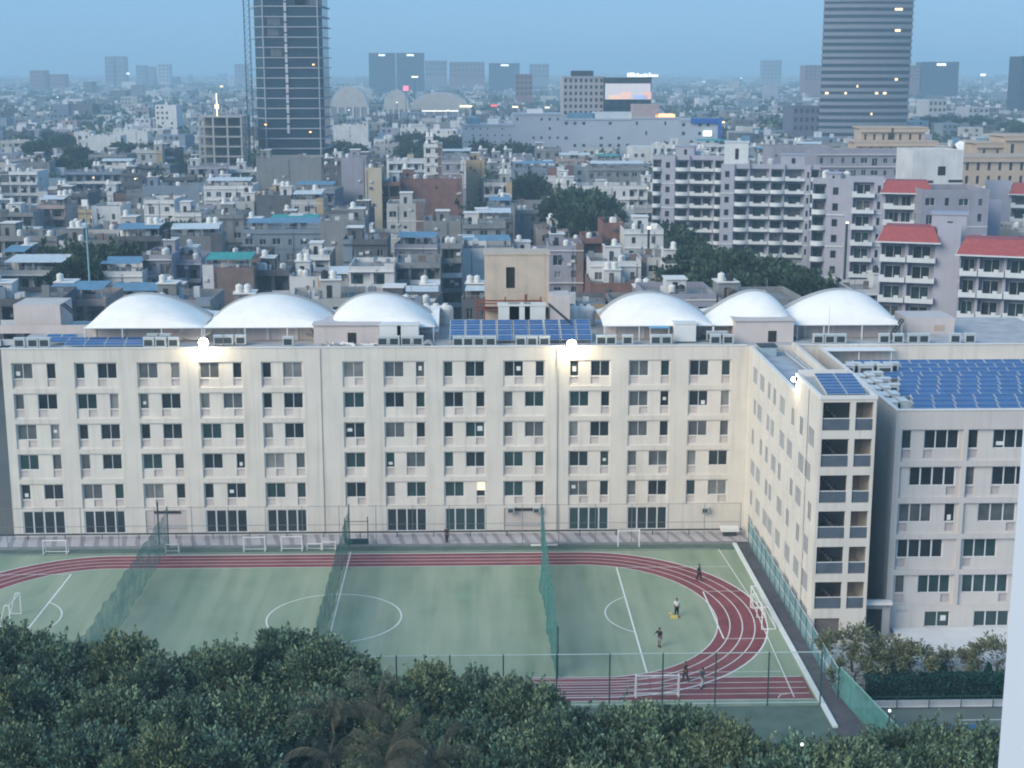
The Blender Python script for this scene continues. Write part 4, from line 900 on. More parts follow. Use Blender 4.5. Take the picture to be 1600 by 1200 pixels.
    if w > 5 and rr.random() < .85 and roof != 'plain':              # stair head
        sw = min(3.2, w * .4); sx0 = rr.choice([-hw + t + .3, hw - t - sw - .3, -sw / 2]); sy = d * rr.uniform(.35, .55); sh = rr.uniform(2.4, 3.1)
        s_ = MB(); s_.box(sx0, sx0 + sw, sy, min(sy + 4, d - .4), h + .02, h + sh); s_.box(sx0 - .2, sx0 + sw + .2, sy - .25, min(sy + 4.2, d - .3), h + sh + .001, h + sh + .15, 1)
        o = s_.build('stair_head', [wm if rr.random() < .6 else CITY['white'], COPING], root)
        d_ = MB(); d_.box(sx0 + sw * .3, sx0 + sw * .3 + .85, sy - .03, sy - .001, h + .05, h + 2.05); d_.build('door', DARK, o)
        for i in range(rr.randint(0, 2)):
            o = obj('water_tank', TK if rr.random() < .8 else TKB, root, (sx0 + .7 + i * 1.35, sy + 1.2, h + sh + .15)); o.scale = (1, 1, 1.1)
    for i in range(0 if roof == 'plain' else rr.randint(0, 3)):
        x = rr.uniform(-hw + 1, hw - 1); o = obj('water_tank', TK if rr.random() < .8 else TKB, root, (x, d * rr.uniform(.15, .3), h + .5)); o.scale = (1, 1, 1.1)
    if detail and roof != 'plain':                                   # roof and wall clutter
        for i in range(rr.randint(5, 11)):
            x, y_ = rr.uniform(-hw + .6, hw - .6), rr.uniform(.4, d * .7); a, b_, c = rr.uniform(.3, 1.4), rr.uniform(.3, 1.2), rr.choice([.4, .6, .9, 1.3, 1.9]); put('roof_box', rr.choice(['grey', 'white', 'brown', 'blue-grey']), root, (x, y_, h + .012 + c / 2), (a, b_, c))
        for i in range(rr.randint(1, 4)):
            x, y_ = rr.uniform(-hw + .4, hw - .4), rr.uniform(.4, d * .6); c = rr.uniform(1.4, 3.4); put('roof_pole', 'grey', root, (x, y_, h + c / 2), (.09, .09, c))
        if rr.random() < .4:
            r_ = MB()
            for z in (1.2, 1.5): r_.tube((-hw + .1, .09, h + z), (hw - .1, .09, h + z), .035, n=4)
            for i in range(6): x = -hw + .1 + (w - .2) * i / 5; r_.tube((x, .09, h + par), (x, .09, h + 1.52), .03, n=4)
            r_.build('roof_railing', STEEL, root)
        for i in range(rr.randint(1, 4)):
            x = rr.uniform(-hw + .5, hw - .5); z = rr.uniform(max(zvis, 1), h - .5); put('wall_unit', rr.choice(['white', 'dark grey']), root, (x, -.2, z + .28), (.8, .35, .55))
        x = rr.uniform(-hw + .2, hw - .2); z0 = max(0, zvis - 1); put('drain_pipe', 'dark grey', root, (x, -.08, (z0 + h + .3) / 2), (.11, .11, h + .3 - z0))
        if rr.random() < .45: x = rr.choice([-hw, hw - w * .22]); z1 = h + par + rr.choice([0.01, .5]); put('accent_panel', rr.choice(['brown', 'dark grey', 'white', 'tan', 'blue-grey', 'brick']), root, (x + w * .11, -.052, (z0 + z1) / 2), (w * .215, .096, z1 - z0))
    if roof in ('blue', 'teal', 'pale'):
        s_ = MB(); z = h + 2.6; s_.quad([(-hw * .9, .4, z - .25), (hw * .9, .4, z - .25), (hw * .9, d * .55, z + .3), (-hw * .9, d * .55, z + .3)]); s_.quad([(-hw * .9, .4, z - .31), (hw * .9, .4, z - .31), (hw * .9, d * .55, z + .24), (-hw * .9, d * .55, z + .24)][::-1])
        s_.quad([(-hw * .9, .4, z - .31), (hw * .9, .4, z - .31), (hw * .9, .4, z - .25), (-hw * .9, .4, z - .25)])
        for x in (-hw * .86, 0, hw * .86): s_.tube((x, .6, h), (x, .6, z - .3), .06, n=4, m=1); s_.tube((x, d * .5, h), (x, d * .5, z + .2), .06, n=4, m=1)
        s_.build('roof_sheet', [{'blue': BLUES, 'teal': TEALS, 'pale': PALES}[roof], STEEL], root)
    if roof == 'green':
        for i in range(5):
            pass
    if lit:
        l = MB(); l.box(-.25, .25, -.5, -.4, h - fh * .4, h - fh * .4 + .35); l.build('lamp', LITW, root)
    return root
LM = []        # protected picture rectangles of hand-placed things (left, right, top, bottom, distance) and their footprints
FOOT = []
def Yof(px, py, z): return G(px, py, z).y
def hp(pa, pb, pt_, pb_, z, col, style, label, d=13, roof='', rz=0, name='house', lit=0, over=1.5, group=None, Y=None, protect=True, cat='house'):
    """house whose front, between photo columns pa and pb, has its roof line at row pt_ and height z"""
    Y = Y or Yof((pa + pb) / 2, pt_, z + 0.9); a = F(pa, pt_, Y).x; b_ = F(pb, pt_, Y).x
    if protect: LM.append((pa, pb, pt_ - 6, pb_, Y))
    FOOT.append((a - over, b_ + over, Y - over, Y + d + over))
    return house((a + b_) / 2, Y, b_ - a, d, z, col, label, style, max(0, F((pa + pb) / 2, pb_, Y).z - 1), rz, roof, len(LM) + 5, 2, name, group, lit, cat)
hp(0, 58, 268, 330, 14, 'white', 'balc', 'white balconied house at the left edge with round tank on its stair head')
hp(57, 101, 320, 372, 12, 'pink', 'balc', 'pink-topped house with two white balcony bands, left side above the trees', roof='pale')
hp(0, 52, 332, 368, 11, 'grey', 'balc', 'dull grey verandah house under the white balconied one at the left edge')
hp(142, 188, 322, 362, 11, 'white', 'win', 'narrow white house wrapped in teal site netting below its top floor')
hp(224, 272, 312, 364, 13, 'white', 'win', 'tall narrow white house with two reddish window bands')
hp(272, 314, 332, 366, 10.5, 'white', 'win', 'ornate white stepped house right of the one with reddish windows')
hp(0, 102, 422, 470, 10, 'offwhite', 'balc', 'wide low off-white building with cluttered roof, lower left corner of the city', d=16, roof='pale')
hp(152, 222, 424, 470, 10, 'white', 'win', 'white house with bright blue roof sheet beside the lilac-grey house', roof='blue')
hp(222, 268, 398, 465, 12.5, 'lilac-grey', 'win', 'lilac-grey house with two white tanks on top, behind the first canopy')
hp(268, 314, 405, 465, 11, 'lilac-grey', 'balc', 'lower lilac-grey house with deep terrace behind the first canopy')
hp(316, 396, 418, 470, 12, 'brown', 'blank', 'dark brown block with green netting on its roof', roof='teal')
hp(398, 452, 422, 470, 11, 'dark grey', 'balc', 'dark grey house with a wide gabled verandah behind the second canopy')
hp(378, 506, 358, 400, 11, 'blue-grey', 'win', 'wide house under a big blue roof sheet, left of the plain grey block', roof='blue')
hp(452, 508, 432, 470, 10, 'white', 'blank', 'white blank-walled house between second and third canopies')
hp(508, 548, 440, 470, 8.5, 'offwhite', 'win', 'low off-white shed with layered pale roofs behind the second canopy', roof='pale')
hp(465, 515, 398, 432, 11, 'white', 'balc', 'small white house with a row of three dark openings')
hp(500, 570, 344, 410, 16, 'grey', 'blank', 'large plain grey concrete block with bare walls, left of centre')
hp(545, 616, 416, 470, 12.5, 'white', 'balc', 'white house with four dark balcony openings behind the third canopy')
hp(616, 688, 410, 478, 12.5, 'grey', 'balc', 'unfinished grey three-bay house behind the third canopy')
hp(688, 722, 380, 470, 14.5, 'grey', 'balc', 'tall narrow grey house right of the unfinished one')
hp(535, 605, 374, 415, 14, 'dark grey', 'win', 'rough dark concrete house with ragged top behind the white balcony house')
hp(722, 760, 388, 450, 12.5, 'white', 'blank', 'white wall of a house tucked left of the tan stair tower')
hp(604, 662, 318, 370, 14, 'offwhite', 'win', 'pale grey house with a tall blank flank and corner balconies')
hp(662, 720, 345, 382, 12, 'grey', 'blank', 'grey stained concrete house with cluttered roof, below the brick frame')
hp(722, 790, 350, 390, 12, 'grey', 'win', 'long grey house right of the stained concrete one')
hp(570, 596, 262, 332, 21, 'cream', 'blank', 'tall cream block with little side windows, left of the brick frame', lit=0)
hp(590, 625, 284, 322, 17, 'brick', 'frame', 'open brick frame with grey columns, left part of an unfinished block')
hp(625, 722, 279, 316, 17.5, 'brick', 'blank', 'wide red brick wall of an unfinished block')
hp(662, 690, 225, 280, 24, 'white', 'win', 'slim white stair tower rising over the brick block')
hp(690, 728, 250, 284, 21, 'lilac-grey', 'win', 'lilac-grey block between white stair tower and yellow wall')
hp(728, 757, 250, 304, 20, 'tan', 'blank', 'yellow-tan blank-walled block with narrow balconies at its side')
hp(400, 502, 246, 290, 20, 'grey', 'blank', 'broad bare grey wall at the foot of the glass tower', d=14)
hp(533, 572, 246, 330, 22, 'lilac-grey', 'blank', 'tall lilac-grey blank wall right of the glass tower')
hp(502, 534, 258, 300, 18, 'dark grey', 'win', 'dark narrow house squeezed between two blank grey walls')
hp(400, 455, 305, 345, 14, 'dark grey', 'blank', 'low dark grey block with white clutter on the roof, below the bare wall')
hp(455, 505, 312, 345, 13, 'offwhite', 'win', 'off-white house with pale roof left of the plain grey block', roof='pale')
hp(102, 190, 268, 305, 13, 'blue-grey', 'balc', 'dim blue-grey house with two warm lamps under its porch', lit=1)
hp(190, 232, 270, 305, 13, 'dark grey', 'win', 'dark house right of the one with warm lamps', lit=1)
hp(222, 318, 290, 330, 13, 'blue-grey', 'blank', 'broad blue-grey warehouse wall with white roof edge', roof='')
hp(318, 395, 290, 318, 13.5, 'white', 'win', 'white cluttered house left of the bare grey wall', roof='pale')
hp(318, 380, 335, 372, 12, 'grey', 'win', 'grey house with stepped terraces, left of the big blue roof')
hp(858, 912, 384, 465, 13, 'lilac-grey', 'mix', 'lilac-grey house with white balcony slabs right of the tan stair tower')
hp(912, 942, 372, 440, 13.5, 'brick', 'balc', 'narrow brick house with a grey column, left of the white one')
hp(942, 976, 348, 405, 15.5, 'brick', 'blank', 'raw brick house with unplastered top, beside the tall white house')
hp(975, 1037, 358, 402, 15, 'white', 'win', 'tall white house with five small windows in a row')
hp(922, 1002, 408, 452, 11, 'white', 'win', 'white modern house with dark framed stair window')
hp(1002, 1040, 402, 462, 11.5, 'offwhite', 'win', 'off-white house with dark vertical panel, in the middle of the white terrace')
hp(1038, 1085, 412, 458, 11, 'white', 'balc', 'white house with arched ground porch and terrace frame')
hp(922, 1000, 442, 478, 8, 'brick', 'blank', 'low red brick wall building behind the fourth canopy')
hp(880, 1012, 290, 330, 13, 'white', 'mix', 'wide white house with balconies left of the lilac apartments')
hp(918, 1012, 262, 288, 13, 'grey', 'win', 'grey house with white flat roofs behind the wide white one', roof='pale')
hp(762, 800, 322, 345, 12, 'blue-grey', 'win', 'small house with a bright blue sheet roof near the round tree', roof='blue')
hp(756, 800, 285, 312, 14, 'offwhite', 'balc', 'white house with stacked balconies right of the yellow-tan block')
hp(800, 870, 262, 282, 13, 'blue-grey', 'win', 'blue-roofed house in front of the long mall', roof='blue')
hp(872, 925, 248, 264, 13, 'pink', 'win', 'pinkish house with pale roof before the mall', roof='pale')
hp(520, 575, 196, 232, 14, 'white', 'blank', 'bright white blank house just right of the glass tower')
hp(585, 622, 224, 250, 13, 'offwhite', 'win', 'off-white house with dark windows among the trees')
hp(625, 668, 200, 218, 13, 'white', 'win', 'small white house in the trees above the cream block')
hp(138, 188, 212, 245, 14, 'white', 'blank', 'white block with stepped wall among the left-hand trees')
hp(176, 230, 205, 232, 14, 'white', 'blank', 'big white blank-walled house left of the concrete frame')
hp(108, 140, 206, 238, 14, 'white', 'win', 'white house peeping out of the tall trees on the left')
hp(0, 52, 220, 240, 12, 'offwhite', 'mix', 'off-white house at the left edge in front of the hazy rooftops')
hp(0, 40, 405, 425, 11, 'blue-grey', 'win', 'blue-sheeted house at the far left behind the wide low building', roof='blue')
hp(785, 856, 416, 470, 13, 'offwhite', 'blank', 'off-white wall house hidden behind the tan stair tower', Y=232)

# ------------------------------------------------------------------ lilac apartment blocks with white balconies
NEWCH = []
LIL = M('lilac_render', (0.37, 0.38, 0.455), 0.9, 0.06, 0.3, 0.1, streak=0.10); LILW = M('balcony_white', (0.60, 0.64, 0.67), 0.8, 0.06, 0.6, streak=0.08)
def apartment(label, pa, pb, pt_, pb_, floors, Y, rz, bays_, red=(), d=14, topbox=None, fh=None):
    """bays_: list of (kind, width share); kinds: b balcony bay, c curved balcony column, p pier with slit windows, w blank wall"""
    xa = F(pa, pt_, Y).x; xb = F(pb, pt_, Y).x; w = (xb - xa) / cos(rz); h = F((pa + pb) / 2, pt_, Y).z; fh = fh or h / floors
    LM.append((pa, pb, pt_ - 8, pb_, Y)); FOOT.append((xa - 4, xb + 4, Y - 4, Y + d + 6))
    root = thing('apartment_block', label, 'apartment block', ((xa + xb) / 2, Y, 0), rz)
    tot = sum(b_[1] for b_ in bays_); x = -w / 2; zv = max(0, F((pa + pb) / 2, pb_, Y).z - 3); mb = MB(); k0 = 0
    for kd, sh in bays_:
        bw = w * sh / tot; hs2 = []; isred = k0 in red; yo = {'b': 0.0, 'c': -0.7, 'p': -1.3, 'w': -.5}[kd]; v0 = len(mb.v); zt = h - (2.2 if isred else 0)
        nfl = int(zt / fh + .01)
        zs = [zt - (i + 1) * fh for i in range(nfl)]
        if kd in 'bc':
            for z in zs:
                if z > zv: hs2.append((bw * .06, bw * .94, z + .15, z + fh - .3))
            mb.wall((x, 0, 0), (1, 0, 0), (0, 1, 0), bw, zt, hs2, 1.5, 0)
            for q in hs2:
                mb.quad([(x + q[0], 1.5, q[2]), (x + q[1], 1.5, q[2]), (x + q[1], 1.5, q[3]), (x + q[0], 1.5, q[3])], 0)
                ndo = max(1, int(bw / 2.6))
                for i in range(ndo): NEWCH.append(window(root, x + bw * (.12 + .76 * (i + .5) / ndo), 1.42, q[2] + 1.15, bw * .76 / ndo * .8, 2.2, 2, kind=R.choice('ddtc'), frame=fh * 2310 / Y > 25))
                b_ = MB(); z = q[2] - .15; N = 8 if kd == 'c' else 1; e = 1.2
                if kd == 'c':
                    pts = [(x + bw * (.02 + .96 * i / N), -e * sin(pi * (0.12 + .76 * i / N))) for i in range(N + 1)]
                    b_.prism([(x + bw * .02, 0)] + pts + [(x + bw * .98, 0)], z, z + .18)
                    for p, p2 in zip(pts, pts[1:]): b_.quad([(*p, z + .18), (*p2, z + .18), (*p2, z + 1.0), (*p, z + 1.0)]); b_.quad([(p[0], p[1] + .12, z + .18), (p2[0], p2[1] + .12, z + .18), (p2[0], p2[1] + .12, z + 1.0), (p[0], p[1] + .12, z + 1.0)][::-1]); b_.quad([(*p, z + 1.), (*p2, z + 1.), (p2[0], p2[1] + .12, z + 1.), (p[0], p[1] + .12, z + 1.)])
                else:
                    b_.box(x + bw * .02, x + bw * .98, -e, -.001, z, z + .16)
                    for a, c, hh in ((.02, .22, 1.15), (.22, .6, .75), (.6, .78, 1.15), (.78, .98, .75)): b_.box(x + bw * a, x + bw * c, -e, -e + .14, z + .161, z + hh)
                    b_.box(x + bw * .02, x + bw * .02 + .14, -e + .141, -.001, z + .161, z + .9); b_.box(x + bw * .98 - .14, x + bw * .98, -e + .141, -.001, z + .161, z + .9)
                NEWCH.append(b_.build('balcony', LILW, root))
        elif kd == 'p':
            for i, z in enumerate(zs):
                if z > zv: hs2.append((bw * .3, bw * .3 + min(1.1, bw * .4), z + .8, z + 2.3))
            mb.wall((x, 0, 0), (1, 0, 0), (0, 1, 0), bw, zt, hs2, .3, 0)
            for q in hs2: NEWCH.append(window(root, x + (q[0] + q[1]) / 2, .24, (q[2] + q[3]) / 2, q[1] - q[0], q[3] - q[2], 1, kind='d', frame=False))
            for i, z in enumerate(zs):
                if i % 2 == 1 and z > zv: mb.box(x, x + bw, -.18, -.001, z - .15, z + .1, 1)
        else: mb.wall((x, 0, 0), (1, 0, 0), (0, 1, 0), bw, zt, [], .3, 0)
        if isred and (k0 + 1) not in red:
            r_ = MB(); a, c = x - .5 - sum(w * bays_[j][1] / tot for j in range(k0) if j in red), x + bw + .5; e = -1.7; zb = zt + .05
            r_.quad([(a, e, zb), (c, e, zb), (c - 1.1, e + 2.2, zb + 2.2), (a + 1.1, e + 2.2, zb + 2.2)]); r_.quad([(a, e, zb), (a + 1.1, e + 2.2, zb + 2.2), (a + 1.1, 6, zb + 2.2), (a, 7, zb)]); r_.quad([(c, e, zb), (c, 7, zb), (c - 1.1, 6, zb + 2.2), (c - 1.1, e + 2.2, zb + 2.2)]); r_.quad([(a + 1.1, e + 2.2, zb + 2.2), (c - 1.1, e + 2.2, zb + 2.2), (c - 1.1, 6, zb + 2.2), (a + 1.1, 6, zb + 2.2)]); r_.quad([(a, 7, zb), (a + 1.1, 6, zb + 2.2), (c - 1.1, 6, zb + 2.2), (c, 7, zb)])
            r_.box(a - .15, c + .15, e - .15, 7.1, zb - .22, zb - .002, 1); r_.build('red_roof', [RED, LILW], root)
        elif not isred:
            mb.box(x, x + bw, 0, .25, zt, zt + .9, 0, 'b')
        if yo and not red:
            for i in range(v0, len(mb.v)): q = mb.v[i]; mb.v[i] = (q[0], q[1] + yo, q[2])
            for a in (x, x + bw): mb.quad([(a, yo, 0), (a, 0.1, 0), (a, 0.1, zt + (0 if isred else .9)), (a, yo, zt + (0 if isred else .9))])
            for ch in NEWCH: ch.location.y += yo
        NEWCH.clear()
        x += bw; k0 += 1
    mb.box(-w / 2, w / 2, 1.6, d, 0, h - 2.3 if red else h - .02, 0, 'b'); mb.quad([(-w / 2, 0, 0), (-w / 2, 1.6, 0), (-w / 2, 1.6, h - 2.3), (-w / 2, 0, h - 2.3)][::-1], 0); mb.quad([(w / 2, 0, 0), (w / 2, 1.6, 0), (w / 2, 1.6, h - 2.3), (w / 2, 0, h - 2.3)], 0)
    for i in range(int(h / fh)):
        z = h - (i + 1) * fh
        if z > zv and i % 2: mb.box(-w / 2 - .1, -w / 2 - .001, 0, d, z - .1, z + .1, 1)
    mb.build('wall', [LIL, LILW], root)
    r_ = MB(); r_.quad([(-w / 2, 1.6, h - 2.28 if red else h), (w / 2, 1.6, h - 2.28 if red else h), (w / 2, d, h - 2.28 if red else h), (-w / 2, d, h - 2.28 if red else h)]); r_.build('roof', ROOFM, root)
    for i, (t, tw, th, cm) in enumerate(topbox or []):
        b_ = MB(); x = -w / 2 + w * t; zz = h - (2.27 if red else 0); b_.box(x, x + tw, 3, 8, zz, zz + th); b_.box(x + tw * .45, x + tw * .6, 2.95, 2.999, zz + th * .3, zz + th * .75, 1); b_.box(x - .2, x + tw + .2, 2.8, 8.2, zz + th + .001, zz + th + .2)
        b_.build('stair_head', [LILW if cm else LIL, DARK], root)
    for i in range(3):
        o = obj('water_tank', TK, root, (-w / 2 + w * R.uniform(.15, .85), 9 + i, h - (2.2 if red else 0))); o.scale = (1.4, 1.4, 1.4)
    return root
apartment('tall lilac apartment block with curved white balconies, leftmost of the estate', 1022, 1130, 248, 425, 8, 392, radians(-13), [('c', 1), ('p', 1.4), ('c', 1.5), ('b', 2.6), ('c', 1)], topbox=[(.3, 5, 3, 0)], fh=3.2)
apartment('wide lilac apartment block with rows of white balconies, second of the estate', 1130, 1278, 262, 430, 8, 372, radians(-12), [('p', 1.5), ('c', 1.7), ('b', 2.3), ('c', 1.6), ('b', 2.3), ('p', .6), ('c', 1)], topbox=[(.02, 6, 6, 1), (.6, 6, 3, 0)], fh=3.2)
apartment('slim lilac apartment tower with curved balconies and slit windows, mid estate', 1272, 1330, 285, 455, 8, 300, radians(-16), [('c', 1.2), ('p', 1.6), ('w', .4)], fh=3.2, topbox=[(.3, 3, 1.5, 0)])
apartment('lilac apartment block with one balcony column and a red roof behind the nearest ones', 1326, 1450, 283, 455, 8, 292, radians(-15), [('w', .5), ('b', 1.8), ('p', .6), ('b', 3.6)], red=(3,), fh=3.2, topbox=[(.1, 4, 2.5, 0)])
apartment('near lilac block with a red mansard roof over stepped white balconies, left one', 1382, 1496, 356, 480, 5, 236, radians(-19), [('b', 2.1), ('b', 2.3), ('w', 1.8)], red=(0, 1), fh=3.3, topbox=[(.62, 5.5, 4.2, 0)])
apartment('nearest lilac block with a red mansard roof cut off by the right picture edge', 1510, 1640, 376, 500, 5, 222, radians(-21), [('b', 1.6), ('b', 2.3), ('b', 2.3), ('w', 1.8)], red=(0, 1, 2), fh=3.3)
apartment('lilac block with pale red gable roofs behind the nearest right-hand block', 1470, 1560, 318, 375, 8, 300, radians(-16), [('p', .8), ('b', 1.6), ('w', 1)], red=(1,), fh=3.2, topbox=[(.1, 4, 3, 0)])
apartment('far lilac block at the right picture edge with a small red roof', 1545, 1640, 288, 350, 9, 345, radians(-19), [('w', 1.4), ('b', 1.2), ('w', 1)], red=(1,), fh=3.2)
hp(1426, 1505, 256, 300, 30, 'white', 'none', 'white stair head block with dark window slots in the lilac estate', Y=330, roof='plain')
mb = MB(); Yw = 329.9
for a, b_, t_, l_ in ((1466, 1477, 260, 274), (1434, 1458, 282, 286), (1482, 1504, 281, 285), (1465, 1477, 289, 298)):
    p, q_ = F(a, t_, Yw), F(b_, l_, Yw); mb.box(p.x, q_.x, -.06, -.01, q_.z, p.z)
_h = [o for o in COL.objects if o.get('label', '').startswith('white stair head block')][0]
for i, v in enumerate(mb.v): mb.v[i] = (v[0] - _h.location.x, v[1], v[2])
mb.build('window', DARK, _h)
hp(1205, 1300, 250, 262, 26, 'lilac-grey', 'blank', 'flat lilac roof block behind the wide balcony block', Y=420, roof='plain')
hp(1440, 1545, 320, 345, 25, 'lilac-grey', 'win', 'lilac block with small windows between the two near red roofs', Y=285, roof='plain')
hp(1275, 1425, 258, 285, 26, 'lilac-grey', 'win', 'long lilac block with a white roof edge, below the tan complex', Y=400, roof='plain')

# ------------------------------------------------------------------ tall towers and large buildings
TGL = M('tower_glass', (0.012, 0.03, 0.05), 0.12, 0.35, 0.12, 0.6); SLAB = M('tower_slab', (0.34, 0.37, 0.41), 0.8, 0.08)
def glass_tower():
    Y = 616; xa = F(396, 240, Y).x; xb = F(511, 240, Y).x; w = xb - xa; d = 28; H = 112; cx = (xa + xb) / 2
    LM.append((382, 514, 0, 246, Y)); FOOT.append((xa - 8, xb + 6, Y - 4, Y + d + 4))
    root = thing('glass_tower', 'tall unfinished dark glass tower with pale floor slabs, left of centre', 'tower', (cx, Y, 0))
    def plan(e): h = w / 2 + e; c = 5.0; return [(-h + c, -e), (h - 2, -e), (h, 3), (h, d), (-h, d), (-h, c + 4)]
    g = MB(); g.prism(plan(-0.9), 0, H); g.build('glazing', TGL, root)
    n = 0; z = 4
    while z < H:
        s_ = MB(); wob = .35 if n % 3 else .55; s_.prism(plan(wob - .3), z, z + .38); s_.build('floor_slab', SLAB, root); z += 4.05; n += 1
    c = MB(); z = 22.0
    while z < H: c.box(-.9, 0.1, -.30, .6, z + .5, z + 3.9); z += 4.05
    c.build('lift_shaft', M('shaft_grey', (.46, .48, .50), .8, .25, .3), root)
    for x in (-w / 2 + 5.6, w / 2 - 2.4): c = MB(); c.tube((x, -.15, 4), (x, -.15, H), .28, n=6); c.build('column', SLAB, root)
    for k in range(14):
        x = R.uniform(-w / 2 + 5, w / 2 - 4); z = 4.45 + 4.05 * R.randint(6, 24); c = MB(); c.box(x, x + R.uniform(3, 6), .62, .8, z + .3, z + 3.3); c.build('glass_bay', GLASS2, root)
    for x, z in ((w / 2 - 7, 21), (-w / 2 + 5, 24), (w / 2 - 5, 48)): c = MB(); c.box(x, x + .9, -.62, -.5, z + 1.8, z + 2.3); c.build('lamp', EM('site_lamp', (1, .55, .2), 1.6), root)
    m = MB(); x = F(387, 100, Y).x - cx
    for a in (0, 2.2):
        for b_ in (0, 2.2): m.tube((x + a - 1, b_, 0), (x + a - 1, b_, H), .14, n=4)
    for k in range(48): z = k * 2.3; m.tube((x - 1, 0, z), (x + 1.2, 0, z + 2.3), .08, n=4); m.tube((x - 1, 0, z), (x + 1.2, 0, z), .08, n=4)
    for k in range(9): m.tube((x + 1.2, 1, 12 + k * 12), (x + 4.5, 2, 12 + k * 12), .12, n=4)
    m.build('hoist_mast', DSTEEL, root)
glass_tower()
def banded_tower():
    Y = 880; xa = F(1281, 210, Y).x; xb = F(1421, 210, Y).x; w = xb - xa; d = 34; H = 100; cx = (xa + xb) / 2
    LM.append((1278, 1428, 0, 212, Y)); FOOT.append((xa - 6, xb + 6, Y - 4, Y + d + 4))
    root = thing('office_tower', 'grey office tower with horizontal window bands and a narrower crown, right side', 'tower', (cx, Y, 0))
    def plan(e, t=0): 
        h = w / 2 + e - t; pts = []
        for i in range(13): a = -1 + 2 * i / 12; pts.append((a * h, -e + 4.5 * a * a))
        return pts + [(h, d), (-h + 8.5, d)]
    g = MB(); g.prism(plan(-.5), 0, 87.3); g.prism(plan(-.5, 2.2), 87.3, 100); g.build('glazing', M('band_glass', (0.02, 0.03, 0.045), .2, .3, .15, .5), root)
    z = 3; n = 0; CL = M('tower_cladding', (0.20, 0.215, 0.25), .7, .08, .3)
    while z < 86:
        s_ = MB(); s_.prism(plan(0), z, z + 2.0 + (.4 if n % 5 == 2 else 0)); s_.build('spandrel_band', CL, root); z += 4.0; n += 1
    s_ = MB(); s_.prism(plan(.1), 86.4, 87.4); s_.build('crown_ledge', CL, root)
    s_ = MB(); h = w / 2 - 2.2
    for i in range(24): a = -1 + 2 * i / 23; x = a * h; y = 4.5 * a * a - .2; s_.box(x - .5, x + .5, y - .3, y + .5, 87.41, 99)
    s_.build('crown_fins', CL, root)
    for px, py, wd in ((1405, 22, 5), (1404, 53, 3.4), (1402, 127, 1.8), (1294, 148, 2), (1322, 149, 1.2), (1340, 136, .9), (1370, 149, 1.8), (1383, 149, 2), (1362, 178, 1.0)):
        p = F(px, py, Y); z = round((p.z - 5) / 4) * 4 + 5 + .1; a = (p.x - cx) / (w / 2); c = MB(); y = 4.5 * a * a
        c.box(p.x - cx - wd / 2, p.x - cx + wd / 2, y + .15, y + .48, z + .25, z + 1.6); c.build('lit_window', EM('office_light', (1, .72, .42), .9), root)
banded_tower()
def slab_building(label, pa, pb, pt_, pb_, Y, col, kind='office building', name='building', d=25, nx=8, nz=4, ww=.55, wh=.5, cat='building', lit=0, protect=True, extra=None, par=None, wincol=None, drop=0.0):
    """a big block seen from afar: walls with a grid of recessed window openings, each a part"""
    xa = F(pa, pt_, Y).x; xb = F(pb, pt_, Y).x; w = xb - xa; h = F((pa + pb) / 2, pt_, Y).z
    if protect: LM.append((pa, pb, pt_ - 4, pb_, Y))
    FOOT.append((xa - 4, xb + 4, Y - 4, Y + d + 4)); root = thing(name, label, cat, ((xa + xb) / 2, Y, 0)); mb = MB(); holes = []
    zv = max(0, F((pa + pb) / 2, pb_, Y).z); m = col if not isinstance(col, str) else CITY[col]
    if nx and nz:
        cw = w / nx; ch = (h - zv) / nz
        for i in range(nx):
            for j in range(nz):
                if R.random() < drop: continue
                x = (i + .5) * cw; z = zv + (j + .5) * ch - .3; holes.append((x - cw * ww / 2, x + cw * ww / 2, z - ch * wh / 2, z + ch * wh / 2))
    mb.wall((-w / 2, 0, 0), (1, 0, 0), (0, 1, 0), w, h, holes, .5, 0); mb.box(-w / 2, w / 2, .6, d, 0, h - .01, 0, 'bf'); mb.quad([(-w / 2, 0, h), (w / 2, 0, h), (w / 2, .6, h), (-w / 2, .6, h)], 0); mb.quad([(-w / 2, .6, 0), (-w / 2, 0, 0), (-w / 2, 0, h), (-w / 2, .6, h)], 0); mb.quad([(w / 2, 0, 0), (w / 2, .6, 0), (w / 2, .6, h), (w / 2, 0, h)], 0)
    mb.box(-w / 2 - .3, w / 2 + .3, -.35, -.001, h - .5, h + .3, 0); mb.build('wall', m, root)
    for q in holes: 
        o = window(root, (q[0] + q[1]) / 2 - w / 2, .45, (q[2] + q[3]) / 2, q[1] - q[0], q[3] - q[2], 2, kind=wincol or R.choice('ddt'), frame=False)
    if extra: extra(root, w, h, d)
    return root
MALL = M('mall_grey', (0.42, 0.46, 0.52), 0.8, 0.06, 0.1, streak=0.08)
def mall_top(px_list):
    def f(root, w, h, d):
        for t, tw, th, mt in px_list: b_ = MB(); b_.box(-w / 2 + w * t, -w / 2 + w * t + tw, 2, 12, h, h + th); b_.build('roof_plant', mt, root)
    return f
slab_building('left wing of the long pale grey mall, with small square windows', 722, 802, 195, 236, 690, MALL, nx=7, nz=4, ww=.2, wh=.25, drop=.45, extra=mall_top([(.1, 6, 3, BLUES), (.5, 5, 2.5, WHITE)]))
slab_building('blank taller section of the pale grey mall, left of the hotel', 802, 878, 178, 236, 690, MALL, nx=6, nz=4, ww=.25, wh=.3, drop=.65, extra=mall_top([(.3, 7, 2, WHITE)]))
slab_building('middle of the long pale grey mall with three window columns', 878, 988, 186, 232, 690, MALL, nx=8, nz=4, ww=.35, wh=.4, drop=.55, extra=mall_top([(.1, 12, 2.5, BLUES), (.45, 18, 3, PALES)]))
